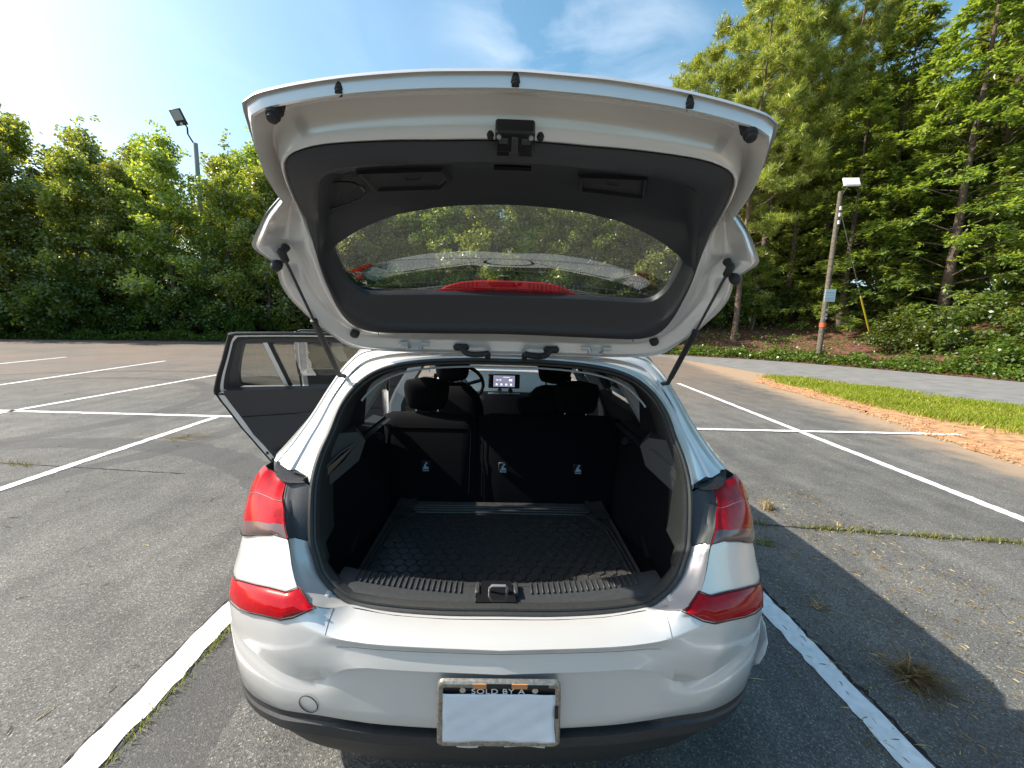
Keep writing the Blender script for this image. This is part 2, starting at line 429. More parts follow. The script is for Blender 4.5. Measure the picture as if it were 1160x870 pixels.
# ================================================================== SETTING
def asphalt():
    m, n, l, p = new_mat('old_asphalt')
    tc = n.new('ShaderNodeTexCoord')
    big = n.new('ShaderNodeTexNoise'); big.inputs['Scale'].default_value = 0.35; big.inputs['Detail'].default_value = 6
    big.inputs['Roughness'].default_value = 0.62
    mid = n.new('ShaderNodeTexNoise'); mid.inputs['Scale'].default_value = 3.0; mid.inputs['Detail'].default_value = 6
    st = n.new('ShaderNodeMapping'); st.inputs['Scale'].default_value = (3.2, 0.35, 1); st.inputs['Rotation'].default_value = (0, 0, 0.5)
    streak = n.new('ShaderNodeTexNoise'); streak.inputs['Scale'].default_value = 1.2; streak.inputs['Detail'].default_value = 5
    fine = n.new('ShaderNodeTexVoronoi'); fine.inputs['Scale'].default_value = 190
    fine2 = n.new('ShaderNodeTexNoise'); fine2.inputs['Scale'].default_value = 260; fine2.inputs['Detail'].default_value = 3
    for t in (big, mid, fine, fine2, st): l.new(tc.outputs['Object'], t.inputs['Vector'])
    l.new(st.outputs['Vector'], streak.inputs['Vector'])
    r1 = ramp(n, [(0.3, (0.118, 0.117, 0.110)), (0.7, (0.165, 0.160, 0.148))])
    l.new(big.outputs['Fac'], r1.inputs['Fac'])
    r2 = ramp(n, [(0.3, (0.78, 0.78, 0.79)), (0.7, (1.12, 1.11, 1.09))])
    l.new(mid.outputs['Fac'], r2.inputs['Fac'])
    r3 = ramp(n, [(0.34, (0.82, 0.82, 0.83)), (0.6, (1.06, 1.06, 1.05))])
    l.new(streak.outputs['Fac'], r3.inputs['Fac'])
    # bright and dark stones of the aggregate
    sep = n.new('ShaderNodeSeparateColor')
    l.new(fine.outputs['Color'], sep.inputs['Color'])
    r4 = ramp(n, [(0.0, (0.5, 0.5, 0.51)), (0.3, (0.82, 0.82, 0.82)), (0.78, (1.06, 1.06, 1.04)), (0.92, (1.4, 1.38, 1.32)), (1.0, (2.4, 2.3, 2.15))])
    l.new(sep.outputs['Red'], r4.inputs['Fac'])
    cur = r1.outputs['Color']
    for r in (r2, r3, r4):
        mx = n.new('ShaderNodeMix'); mx.data_type = 'RGBA'; mx.blend_type = 'MULTIPLY'; mx.inputs['Factor'].default_value = 1
        l.new(cur, mx.inputs['A']); l.new(r.outputs['Color'], mx.inputs['B'])
        cur = mx.outputs['Result']
    # clay washed over the far part of the lot (right and rear)
    sx = n.new('ShaderNodeSeparateXYZ'); l.new(tc.outputs['Object'], sx.inputs['Vector'])
    mr = n.new('ShaderNodeMapRange'); mr.inputs['From Min'].default_value = 6.5; mr.inputs['From Max'].default_value = 13
    l.new(sx.outputs['Y'], mr.inputs['Value'])
    mm = n.new('ShaderNodeMath'); mm.operation = 'MULTIPLY'
    rc = ramp(n, [(0.30, (0.1, 0.1, 0.1)), (0.62, (0.85, 0.85, 0.85))])
    l.new(big.outputs['Fac'], rc.inputs['Fac'])
    l.new(mr.outputs['Result'], mm.inputs[0]); l.new(rc.outputs['Color'], mm.inputs[1])
    mx = n.new('ShaderNodeMix'); mx.data_type = 'RGBA'
    mx.inputs['B'].default_value = (0.20, 0.145, 0.105, 1)
    l.new(mm.outputs['Value'], mx.inputs['Factor']); l.new(cur, mx.inputs['A'])
    cur = mx.outputs['Result']
    # sandy clay dusted over the asphalt next to the verge
    dt = n.new('ShaderNodeVectorMath'); dt.operation = 'DOT_PRODUCT'; dt.inputs[1].default_value = (.982, -.190, 0)
    l.new(tc.outputs['Object'], dt.inputs[0])
    ms = n.new('ShaderNodeMapRange'); ms.interpolation_type = 'SMOOTHSTEP'; ms.inputs['From Min'].default_value = 4.1; ms.inputs['From Max'].default_value = 5.35
    l.new(dt.outputs['Value'], ms.inputs['Value'])
    rs = ramp(n, [(0.38, (0.0, 0.0, 0.0)), (0.62, (1, 1, 1))])
    l.new(mid.outputs['Fac'], rs.inputs['Fac'])
    m2 = n.new('ShaderNodeMath'); m2.operation = 'MULTIPLY'
    m3 = n.new('ShaderNodeMath'); m3.operation = 'POWER'; m3.inputs[1].default_value = 2.0
    l.new(ms.outputs['Result'], m3.inputs[0])
    m4 = n.new('ShaderNodeMath'); m4.operation = 'MULTIPLY_ADD'; m4.inputs[1].default_value = .55; m4.use_clamp = True
    l.new(rs.outputs['Color'], m4.inputs[0]); l.new(m3.outputs['Value'], m4.inputs[2])
    l.new(m4.outputs['Value'], m2.inputs[0]); l.new(ms.outputs['Result'], m2.inputs[1])
    mx = n.new('ShaderNodeMix'); mx.data_type = 'RGBA'
    mx.inputs['B'].default_value = (0.36, 0.255, 0.165, 1)
    l.new(m2.outputs['Value'], mx.inputs['Factor']); l.new(cur, mx.inputs['A'])
    cur = mx.outputs['Result']
    # curved tyre scuffs on the left
    for cx, cy, r0, wd in ((-8.6, 6.2, 3.3, 0.16), (-8.4, 6.0, 4.9, 0.14), (-4.6, 1.2, 3.4, 0.2)):
        vs = n.new('ShaderNodeVectorMath'); vs.operation = 'DISTANCE'; vs.inputs[1].default_value = (cx, cy, 0)
        l.new(tc.outputs['Object'], vs.inputs[0])
        nz = n.new('ShaderNodeMath'); nz.operation = 'MULTIPLY_ADD'; nz.inputs[1].default_value = 0.25
        l.new(mid.outputs['Fac'], nz.inputs[0]); l.new(vs.outputs['Value'], nz.inputs[2])
        cm = n.new('ShaderNodeMath'); cm.operation = 'COMPARE'; cm.inputs[1].default_value = r0 + 0.12; cm.inputs[2].default_value = wd
        l.new(nz.outputs['Value'], cm.inputs[0])
        sc = n.new('ShaderNodeMath'); sc.operation = 'MULTIPLY'
        l.new(streak.outputs['Fac'], sc.inputs[0]); l.new(cm.outputs['Value'], sc.inputs[1])
        mx = n.new('ShaderNodeMix'); mx.data_type = 'RGBA'
        mx.inputs['B'].default_value = (0.06, 0.06, 0.06, 1)
        sc2 = n.new('ShaderNodeMath'); sc2.operation = 'MULTIPLY'; sc2.inputs[1].default_value = 1.0
        l.new(sc.outputs['Value'], sc2.inputs[0]); l.new(sc2.outputs['Value'], mx.inputs['Factor'])
        l.new(cur, mx.inputs['A']); cur = mx.outputs['Result']
    l.new(cur, p.inputs['Base Color'])
    p.inputs['Roughness'].default_value = 0.85
    p.inputs['Specular IOR Level'].default_value = 0.3
    bp = n.new('ShaderNodeBump'); bp.inputs['Strength'].default_value = 0.55; bp.inputs['Distance'].default_value = 0.004
    ml = n.new('ShaderNodeMath'); ml.operation = 'MULTIPLY_ADD'; ml.inputs[1].default_value = 0.5
    l.new(fine2.outputs['Fac'], ml.inputs[0]); l.new(fine.outputs['Distance'], ml.inputs[2])
    l.new(ml.outputs['Value'], bp.inputs['Height']); l.new(bp.outputs['Normal'], p.inputs['Normal'])
    return m
M['asphalt'] = asphalt()
M['line'] = simple('road_paint', (0.74, 0.74, 0.73), 0.7, noise=0.12, nscale=25, bump=0.3)
M['soil'] = simple('forest_soil', (0.06, 0.045, 0.03), 0.95, noise=0.5, nscale=3, bump=0.6)
M['road2'] = simple('pale_road_asphalt', (0.19, 0.185, 0.175), 0.9, noise=0.22, nscale=2.2, bump=0.4)
m = simple('red_clay', (0.43, 0.225, 0.105), 0.95, noise=0.5, nscale=7, bump=0.8); M['clay'] = m
M['straw'] = simple('pine_straw', (0.12, 0.05, 0.03), 0.95, noise=0.6, nscale=5, bump=0.9)
M['crack'] = simple('crack_fill', (0.012, 0.012, 0.012), 0.9)
M['wood'] = simple('weathered_pole_wood', (0.135, 0.112, 0.082), 0.9, noise=0.4, nscale=9, bump=0.5)
M['pole_grey'] = simple('grey_pole', (0.30, 0.31, 0.32), 0.6, noise=0.1, nscale=5)
M['bark'] = simple('tree_bark', (0.10, 0.075, 0.055), 0.95, noise=0.5, nscale=9, bump=0.8)
M['pine_bark'] = simple('pine_bark', (0.15, 0.10, 0.075), 0.95, noise=0.5, nscale=7, bump=0.8)

def leaf_mat(name, cols, trans=0.45, gloss=0.09):
    m = bpy.data.materials.new(name); m.use_nodes = True
    n, l = m.node_tree.nodes, m.node_tree.links
    n.clear()
    o = n.new('ShaderNodeOutputMaterial')
    g = n.new('ShaderNodeNewGeometry')
    oi = n.new('ShaderNodeObjectInfo')
    r = ramp(n, cols)
    l.new(g.outputs['Random Per Island'], r.inputs['Fac'])
    hs = n.new('ShaderNodeHueSaturation')
    mr = n.new('ShaderNodeMapRange'); mr.inputs['To Min'].default_value = 0.75; mr.inputs['To Max'].default_value = 1.25
    l.new(oi.outputs['Random'], mr.inputs['Value'])
    mh = n.new('ShaderNodeMapRange'); mh.inputs['To Min'].default_value = 0.485; mh.inputs['To Max'].default_value = 0.515
    l.new(oi.outputs['Random'], mh.inputs['Value'])
    l.new(mh.outputs['Result'], hs.inputs['Hue'])
    l.new(mr.outputs['Result'], hs.inputs['Value']); l.new(r.outputs['Color'], hs.inputs['Color'])
    d = n.new('ShaderNodeBsdfDiffuse'); t = n.new('ShaderNodeBsdfTranslucent'); gl = n.new('ShaderNodeBsdfGlossy')
    gl.inputs['Roughness'].default_value = 0.35
    l.new(hs.outputs['Color'], d.inputs['Color'])
    tm = n.new('ShaderNodeMix'); tm.data_type = 'RGBA'; tm.blend_type = 'MULTIPLY'; tm.inputs['Factor'].default_value = 1
    tm.inputs['B'].default_value = (1.9, 1.65, 0.55, 1)
    l.new(hs.outputs['Color'], tm.inputs['A']); l.new(tm.outputs['Result'], t.inputs['Color'])
    a = n.new('ShaderNodeMixShader'); a.inputs['Fac'].default_value = trans
    b = n.new('ShaderNodeMixShader'); b.inputs['Fac'].default_value = gloss
    l.new(d.outputs['BSDF'], a.inputs[1]); l.new(t.outputs['BSDF'], a.inputs[2])
    l.new(a.outputs['Shader'], b.inputs[1]); l.new(gl.outputs['BSDF'], b.inputs[2])
    l.new(b.outputs['Shader'], o.inputs['Surface'])
    return m
M['leaf'] = leaf_mat('broad_leaf', [(0.0, (0.11, 0.17, 0.03)), (0.5, (0.22, 0.29, 0.05)), (0.85, (0.33, 0.39, 0.07)), (1.0, (0.44, 0.47, 0.11))], 0.5, 0.11)
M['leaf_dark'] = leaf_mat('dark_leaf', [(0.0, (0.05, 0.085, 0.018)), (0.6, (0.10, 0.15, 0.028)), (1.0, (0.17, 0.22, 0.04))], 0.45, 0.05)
M['needle'] = leaf_mat('pine_needle', [(0.0, (0.13, 0.19, 0.045)), (0.5, (0.25, 0.32, 0.07)), (1.0, (0.44, 0.46, 0.14))], 0.48, 0.04)
M['cedar'] = leaf_mat('cedar_spray', [(0.0, (0.085, 0.145, 0.04)), (0.5, (0.18, 0.25, 0.06)), (1.0, (0.33, 0.39, 0.11))], 0.45, 0.05)
M['grass'] = leaf_mat('lawn_blade', [(0.0, (0.14, 0.20, 0.025)), (0.6, (0.24, 0.30, 0.035)), (1.0, (0.36, 0.36, 0.08))], 0.4, 0.0)
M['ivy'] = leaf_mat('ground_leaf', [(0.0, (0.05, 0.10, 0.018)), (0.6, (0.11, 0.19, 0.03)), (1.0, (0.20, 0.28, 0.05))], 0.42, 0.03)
M['dry'] = leaf_mat('dry_grass', [(0.0, (0.16, 0.11, 0.05)), (0.6, (0.30, 0.23, 0.11)), (1.0, (0.60, 0.50, 0.28))], 0.2, 0.0)
M['weed'] = leaf_mat('crack_weed', [(0.0, (0.10, 0.13, 0.03)), (0.6, (0.20, 0.22, 0.05)), (1.0, (0.34, 0.30, 0.10))], 0.3)

def flat_poly(name, pts, z, mat, kind='structure', jit=0.0, seg=0.5):
    """ground sheet with a slightly ragged outline"""
    P = [Vector((p[0], p[1], 0)) for p in pts]; out = []
    for i in range(len(P)):
        a, b = P[i], P[(i + 1) % len(P)]
        k = max(1, int((b - a).length / seg)) if jit else 1
        nrm = (b - a).orthogonal() if False else Vector((-(b - a).y, (b - a).x, 0)).normalized()
        for q in range(k):
            c = a.lerp(b, q / k)
            if q and jit:
                u_ = i * 1.7 + (b - a).length * q / k
                c = c + nrm * jit * math.sin(math.pi * q / k) * (math.sin(u_ * 3.1 + i) + .6 * math.sin(u_ * 7.7 + 1.0) + .35 * math.sin(u_ * 17.0))
            out.append((c.x, c.y, z))
    bm = bmesh.new()
    vs = [bm.verts.new(p) for p in out]
    f = bm.faces.new(vs)
    bmesh.ops.triangulate(bm, faces=[f])
    bmesh.ops.recalc_face_normals(bm, faces=bm.faces)
    me = bpy.data.meshes.new(name); bm.to_mesh(me); bm.free()
    if me.polygons and me.polygons[0].normal.z < 0: me.flip_normals()
    me.materials.append(mat)
    o = bpy.data.objects.new(name, me); COL.objects.link(o)
    if kind: o['kind'] = kind
    return o

# ground: soil to the horizon; the lot laid on it
flat_poly('ground', [(-900, -900), (900, -900), (900, 900), (-900, 900)], -0.03, M['soil'])
LOT = [(-60, -40), (60, -40), (60, -6), (13.0, 4.0), (11.2, 8.6), (10.6, 11.0), (9.6, 13.6), (9.0, 20.6), (6, 24.6), (-8, 25.6), (-17.0, 24.3), (-26.6, 21.6), (-60, 13.0)]
flat_poly('parking_lot', LOT, 0.0, M['asphalt'], jit=0.05)
ROAD = [(6.5, 24.4), (8.9, 20.6), (9.5, 13.9), (10.45, 11.6), (11.5, 8.3), (13.0, 4.0), (19, -5), (26, -1), (20.0, 8.5), (18.2, 13.3), (17.2, 15.5), (15.6, 18.4), (13.6, 20.9), (10.2, 22.6), (7.6, 24.6)]
flat_poly('side_road', ROAD, 0.004, M['road2'], jit=0.06)
CLAY = [(9.2, 13.2), (8.6, 13.0), (7.6, 11.8), (7.35, 10.2), (7.2, 8.2), (6.95, 6.9), (6.5, 5.9), (6.3, 5.0), (6.15, 4.3), (6.6, 3.0), (12.8, 3.0), (11.4, 8.2), (10.4, 11.3)]
flat_poly('clay_verge', CLAY, 0.008, M['clay'], jit=0.09, seg=0.22)
GRASS = [(9.3, 13.2), (8.7, 12.6), (8.25, 11.0), (8.05, 9.0), (7.85, 7.9), (7.9, 6.9), (8.0, 6.2), (8.5, 5.5), (9.6, 4.4), (12.4, 4.4), (11.3, 8.1), (10.35, 11.2)]

def in_poly(x, y, poly):
    c = False; j = len(poly) - 1
    for i in range(len(poly)):
        xi, yi = poly[i]; xj, yj = poly[j]
        if (yi > y) != (yj > y) and x < (xj - xi) * (y - yi) / (yj - yi) + xi: c = not c
        j = i
    return c

def blades(name, spots, mat, h=(0.05, 0.1), w=0.006, spread=0.5, label=None, cat='grass', kind='stuff', group=None, parent=None):
    """many thin bent blades, one mesh; spots = list of (x, y, z)"""
    v, f = [], []
    for (x, y, z) in spots:
        a = random.random() * 6.283; hh = random.uniform(*h); t = random.uniform(0.1, spread) * hh * 1.4
        dx, dy = math.cos(a), math.sin(a); b = random.random() * 6.283
        px, py = math.cos(b) * w, math.sin(b) * w
        o = len(v)
        v += [(x - px, y - py, z), (x + px, y + py, z), (x + dx * t * .4 + px * .7, y + dy * t * .4 + py * .7, z + hh * .6),
              (x + dx * t * .4 - px * .7, y + dy * t * .4 - py * .7, z + hh * .6), (x + dx * t, y + dy * t, z + hh)]
        f += [(o, o + 1, o + 2, o + 3), (o + 3, o + 2, o + 4)]
    me = bpy.data.meshes.new(name); me.from_pydata(v, [], f); me.materials.append(mat)
    ob = bpy.data.objects.new(name, me); COL.objects.link(ob)
    if parent: ob.parent = parent
    return tag(ob, label, cat, group, kind)

sp, sd = [], []
def patch(x, y): return .5 + .25 * math.sin(x * 2.3 + math.sin(y * 1.7) * 1.5) + .25 * math.sin(y * 3.1 + x * 1.3)
while len(sp) + len(sd) < 46000:
    x, y = random.uniform(7.7, 12.4), random.uniform(4.4, 13.2)
    if not in_poly(x + random.gauss(0, .16), y + random.gauss(0, .16), GRASS): continue
    if random.random() > .15 + .95 * patch(x, y): continue
    (sd if random.random() < .16 else sp).append((x, y, 0.012))
def lawn(name, pts, mat, h, label):
    v, f = [], []
    for (x, y, z) in pts:
        a = random.random() * 6.283; hh = random.uniform(*h) * (.45 + .8 * patch(x * 1.7, y * 1.3)); t = random.uniform(0.2, .9) * hh
        dx, dy = math.cos(a), math.sin(a); b = random.random() * 6.283; w = random.uniform(.005, .011)
        px, py = math.cos(b) * w, math.sin(b) * w; o = len(v)
        v += [(x - px, y - py, z), (x + px, y + py, z), (x + dx * t * .4 + px * .7, y + dy * t * .4 + py * .7, z + hh * .6),
              (x + dx * t * .4 - px * .7, y + dy * t * .4 - py * .7, z + hh * .6), (x + dx * t, y + dy * t, z + hh)]
        f += [(o, o + 1, o + 2, o + 3), (o + 3, o + 2, o + 4)]
    me = bpy.data.meshes.new(name); me.from_pydata(v, [], f); me.materials.append(mat)
    tag(COL.objects.link(bpy.data.objects.new(name, me)) or bpy.data.objects[name], label, 'grass', None, 'stuff')
lawn('lawn_grass', sp, M['grass'], (.04, .14), 'strip of bright green grass between the lot and the side road')
lawn('dry_lawn_grass', sd, M['dry'], (.03, .10), 'dry yellow blades mixed through the grass strip')
v, f = [], []
for _ in range(1300):
    y = random.uniform(3.4, 13.2); x = table([(3.4, 6.5), (4.3, 6.25), (5.9, 6.6), (8.2, 7.25), (10.2, 7.5), (11.8, 7.8), (13.2, 8.9)])(y) + abs(random.gauss(0, .45)) - .12
    r = random.uniform(.006, .026); o = len(v); a = random.random() * 6
    v += [(x + r * math.cos(a + k * 2.09), y + r * math.sin(a + k * 2.09), .014) for k in range(3)] + [(x, y, .016 + r * .9)]
    f += [(o, o + 1, o + 3), (o + 1, o + 2, o + 3), (o + 2, o, o + 3)]
me = bpy.data.meshes.new('clay_crumbs'); me.from_pydata(v, [], f); me.materials.append(M['clay'])
o = bpy.data.objects.new('clay_crumbs', me); COL.objects.link(o); tag(o, 'loose clay crumbs along the edge of the verge', 'clay', None, 'stuff')

# painted bay lines (each strip is a mark on the lot)
def strip(name, a, b, w=0.10, z=0.005, jit=0.004, label=None, wear=0):
    a, b = Vector((a[0], a[1], 0)), Vector((b[0], b[1], 0))
    d = (b - a); L = d.length; d.normalize(); nrm = Vector((-d.y, d.x, 0))
    k = max(2, int(L / 0.035)); rows = []
    jl = jr = 0
    for i in range(k + 1):
        c = a + d * (L * i / k)
        jl = jl * .5 + random.gauss(0, jit); jr = jr * .5 + random.gauss(0, jit)
        if wear and random.random() < wear: jr -= random.uniform(.01, .03)
        rows.append([(c + nrm * (w / 2 + jl)).to_tuple()[:2] + (z,), (c - nrm * (w / 2 + jr)).to_tuple()[:2] + (z,)])
    mb = MB(); mb.grid(rows)
    o = build(name, mb, M['line'], smooth=False)
    o['kind'] = 'structure'
    return o
strip('bay_line', (-1.385, 5.95), (-1.385, -1.0), 0.115, jit=0.0035, wear=.05)
strip('bay_line', (1.48, 5.8), (1.48, -1.0), 0.115, jit=0.0035, wear=.07)
strip('bay_line', (-4.22, 2.2), (-4.29, 5.96), 0.10)
strip('bay_line', (-7.41, 3.0), (-7.38, 11.0), 0.10)
strip('bay_line', (-10.05, 7.4), (-11.1, 13.3), 0.10)
strip('bay_line', (-14.1, 10.9), (-14.7, 13.7), 0.10)
strip('bay_line', (4.30, 1.8), (4.93, 10.9), 0.11)
strip('cross_line', (-9.5, 6.07), (1.5, 5.90), 0.10)
strip('cross_line', (2.0, 5.80), (7.1, 5.81), 0.10, z=0.012)
# open cracks along the two nearer bay lines
def crack(name, pts, w):
    rows = []
    for i in range(len(pts) - 1):
        a, b = Vector((*pts[i], 0)), Vector((*pts[i + 1], 0))
        k = max(2, int((b - a).length / .02))
        n2 = Vector((-(b - a).y, (b - a).x, 0)).normalized()
        for q in range(k):
            c = a.lerp(b, q / k) + n2 * random.gauss(0, w * .5); ww = w * random.uniform(.2, 1.1)
            rows.append([(c.x + n2.x * ww, c.y + n2.y * ww, 0.0035), (c.x - n2.x * ww, c.y - n2.y * ww, 0.0035)])
    mb = MB(); mb.grid(rows)
    o = build(name, mb, M['crack'], smooth=False); o['kind'] = 'structure'
crack('crack', [(-1.318, 3.0), (-1.315, 0.6)], 0.007)
crack('crack', [(1.553, 3.2), (1.55, 0.6)], 0.012)
crack('crack', [(-1.455, 3.0), (-1.45, .6)], 0.004)
crack('crack', [(1.9, 2.93), (2.16, 2.86), (2.68, 2.8), (3.29, 2.72), (3.9, 2.65), (5.5, 2.4)], 0.01)
crack('crack', [(-8, 4.1), (-5.5, 3.95), (-3.0, 3.7)], 0.008)

for (x0, y0, a0, n_) in ((-5.2, 5.0, 1.2, 50), (3.0, 4.2, .5, 60), (-2.2, 3.6, 2.9, 45), (2.6, 1.6, .9, 40)):
    pts_, x, y, a = [], x0, y0, a0
    for k in range(n_):
        pts_.append((x, y)); a += random.gauss(0, .22); x += .035 * math.cos(a); y += .035 * math.sin(a)
    crack('crack', pts_, .0013)
def spots_along(pts, n, wid, dens=None):
    out = []
    seg = [(Vector((*pts[i], 0)), Vector((*pts[i + 1], 0))) for i in range(len(pts) - 1)]
    L = [(b - a).length for a, b in seg]; T = sum(L)
    cl = [random.random() * T for _ in range(dens)] if dens else None
    while len(out) < n:
        u = random.random() * T if not cl else random.choice(cl) + random.gauss(0, .05)
        u = min(max(u, 0), T - 1e-3); i = 0
        while u > L[i]: u -= L[i]; i += 1
        c = seg[i][0].lerp(seg[i][1], u / L[i])
        out.append((c.x + random.gauss(0, wid), c.y + random.gauss(0, wid), 0.002))
    return out
blades('crack_weeds', spots_along([(-1.305, 1.85), (-1.30, 1.1)], 260, .012, 8), M['weed'], (.010, .036), .0018, .9,
       'green and dry weeds growing along the edge of the white bay line left of the car', 'weeds')
blades('crack_weeds', spots_along([(1.9, 2.93), (2.16, 2.86), (2.68, 2.8), (3.29, 2.72), (3.9, 2.65), (5.0, 2.5)], 1500, .02, 60), M['weed'], (.01, .045), .003, .9,
       'thin yellow line of weeds in a crack across the asphalt right of the car', 'weeds')
blades('crack_weeds', spots_along([(-7.5, 4.05), (-5.5, 3.95), (-4.6, 3.85)], 260, .03, 14), M['weed'], (.01, .04), .003, .9,
       'sparse weeds in a faint crack far left on the asphalt', 'weeds')
blades('weed_tuft', [(0.34 + random.gauss(0, .02), 1.085 + random.gauss(0, .015), 0.002) for _ in range(70)], M['ivy'], (.02, .07), .003, .9,
       'small green weed tuft on the asphalt under the right rear bumper corner', 'weeds', None)

def tuft(name, x, y, n, r, h, mat, label, ang=None, w=.0022):
    v, f = [], []
    for i in range(n):
        a = (ang + random.gauss(0, .55)) if ang is not None and random.random() < .75 else random.random() * 6.283
        L = random.uniform(.4, 1.0) * r; e = random.uniform(.02, 1.0) * h
        bx, by = x + random.gauss(0, r * .16), y + random.gauss(0, r * .16)
        dx, dy = math.cos(a), math.sin(a); o = len(v)
        bend = random.gauss(0, .25) * L
        for q, ww in ((0, 1), (.5, .8), (1, .15)):
            zz = .004 + e * math.sin(q * 2.2)
            cx, cy = bx + dx * L * q - dy * bend * q * q, by + dy * L * q + dx * bend * q * q
            v += [(cx - dy * w * ww, cy + dx * w * ww, zz), (cx + dy * w * ww, cy - dx * w * ww, zz + .001)]
        f += [(o, o + 1, o + 3, o + 2), (o + 2, o + 3, o + 5, o + 4)]
    me = bpy.data.meshes.new(name); me.from_pydata(v, [], f); me.materials.append(mat)
    o = bpy.data.objects.new(name, me); COL.objects.link(o)
    return tag(o, label, 'grass clump')
tuft('dry_grass_clump', 1.83, 1.52, 230, .17, .06, M['dry'], 'dry straw-coloured grass clump lying in the car shadow right of the bay line', -.9)
tuft('dry_grass_clump', 2.27, 3.13, 60, .13, .09, M['dry'], 'pale dry grass tuft at the far tip of the car shadow', 1.2)
tuft('dry_grass_clump', 2.63, 2.83, 16, .08, .05, M['dry'], 'tiny dry grass sprig standing in the weedy crack right of the car', 1.0)
tuft('dry_grass_clump', 1.88, 2.6, 60, .13, .02, M['weed'], 'flattened greenish weed patch in shade beside the right tail lamp', 0)
tuft('dry_grass_clump', 1.75, 1.95, 40, .08, .015, M['dry'], 'small scatter of dry blades in the car shadow, above the big clump', 0)
tuft('dry_grass_clump', -7.0, 5.25, 40, .16, .05, M['dry'], 'brown dry weed clump on the asphalt far left, below the cross line', 0)
tuft('dry_grass_clump', -4.05, 4.9, 60, .5, .02, M['dry'], 'dry plant litter trailing on the asphalt beside the open rear door', 0.1)
# loose grit and clippings lying on the asphalt
v, f = [], []
for i in range(2600):
    x, y = random.uniform(1.3, 3.0), random.uniform(.8, 3.6)
    if i % 3 == 0: x, y = random.uniform(-9, 8), random.uniform(1, 12)
    a = random.random() * 6.283; L = random.uniform(.004, .022) * (1 if i % 3 else 1.6); w = random.uniform(.0008, .0025) * (1 if i % 3 else 1.6)
    dx, dy = math.cos(a), math.sin(a); o = len(v)
    v += [(x - dx * L - dy * w, y - dy * L + dx * w, .003), (x - dx * L + dy * w, y - dy * L - dx * w, .006), (x + dx * L, y + dy * L, .005), (x, y, .009)]
    f += [(o, o + 1, o + 3), (o + 1, o + 2, o + 3), (o + 2, o, o + 3)]
me = bpy.data.meshes.new('grass_clippings'); me.from_pydata(v, [], f); me.materials.append(M['dry'])
o = bpy.data.objects.new('grass_clippings', me); COL.objects.link(o)
tag(o, 'loose dry clippings and bits of straw scattered over the asphalt', 'clippings', None, 'stuff')

# bank of pine straw rising behind the side road, wood floor behind the lot
def bank():
    edge = [(26, -6), (26, -1), (21.0, 8.5), (19.0, 13.3), (17.8, 15.7), (16.0, 18.9), (13.9, 21.5), (10.4, 23.1), (7.8, 25.0), (-8, 26.0), (-17, 24.8), (-26.6, 22.1), (-60, 13.6)]
    out = [(70, -6), (70, 6), (62, 30), (56, 44), (48, 52), (40, 58), (30, 62), (18, 64), (8, 66), (-12, 68), (-28, 66), (-46, 62), (-100, 50)]
    hs = [4, 4, 4.5, 5, 5, 5, 4.6, 3.5, 2, 1, 1, 1, 1]
    E = crom(edge, 90); O = crom(out, 90); H = crom([(i, h) for i, h in enumerate(hs)], 90)
    rows = []
    for t in (0, .015, .04, .08, .14, .22, .35, .55, 1):
        rows.append([(lerp(e.x, q.x, t), lerp(e.y, q.y, t), (-.02 if t == 0 else 0.02 + h.y * min(1, t * 2.6) ** 1.1 + random.uniform(-.05, .05) * min(1, t * 10)))
                     for e, q, h in zip(E, O, H)])
    mb = MB(); mb.grid(rows)
    o = build('wood_floor', mb, M['straw']); o['kind'] = 'structure'
    return rows
bank_rows = bank()
def bank_z(x, y):
    best, z = 1e9, 0
    for r in bank_rows:
        for p in r[::2]:
            d = (p[0] - x) ** 2 + (p[1] - y) ** 2
            if d < best: best, z = d, p[2]
    return z

# ------------------------------------------------------------------ trees
def quads_mesh(name, C, A, B, mats, extra=None):
    """C centres, A and B half axes (n,3): rhombic leaves; extra = MB of wood"""
    n = len(C)
    V = np.empty((n, 4, 3)); V[:, 0] = C - A; V[:, 1] = C + B; V[:, 2] = C + A; V[:, 3] = C - B
    me = bpy.data.meshes.new(name)
    me.vertices.add(n * 4); me.vertices.foreach_set('co', V.reshape(-1).astype(np.float32))
    me.loops.add(n * 4); me.loops.foreach_set('vertex_index', np.arange(n * 4, dtype=np.int32))
    me.polygons.add(n); me.polygons.foreach_set('loop_start', np.arange(0, n * 4, 4, dtype=np.int32))
    try: me.polygons.foreach_set('loop_total', np.full(n, 4, dtype=np.int32))
    except Exception: pass
    me.update(calc_edges=True)
    for mt in mats: me.materials.append(mt)
    return me

def unit(a): return a / np.maximum(np.linalg.norm(a, axis=1, keepdims=True), 1e-9)

def wood_mesh(name, paths, mat):
    mb = MB()
    for path, r0, r1, nn in paths:
        k = len(path)
        mb.tube(path, [lerp(r0, r1, (i / (k - 1)) ** .8) for i in range(k)], nn, cap=False)
    me = bpy.data.meshes.new(name); me.from_pydata(mb.v, [], mb.f); me.materials.append(mat)
    me.polygons.foreach_set('use_smooth', [True] * len(me.polygons))
    return me

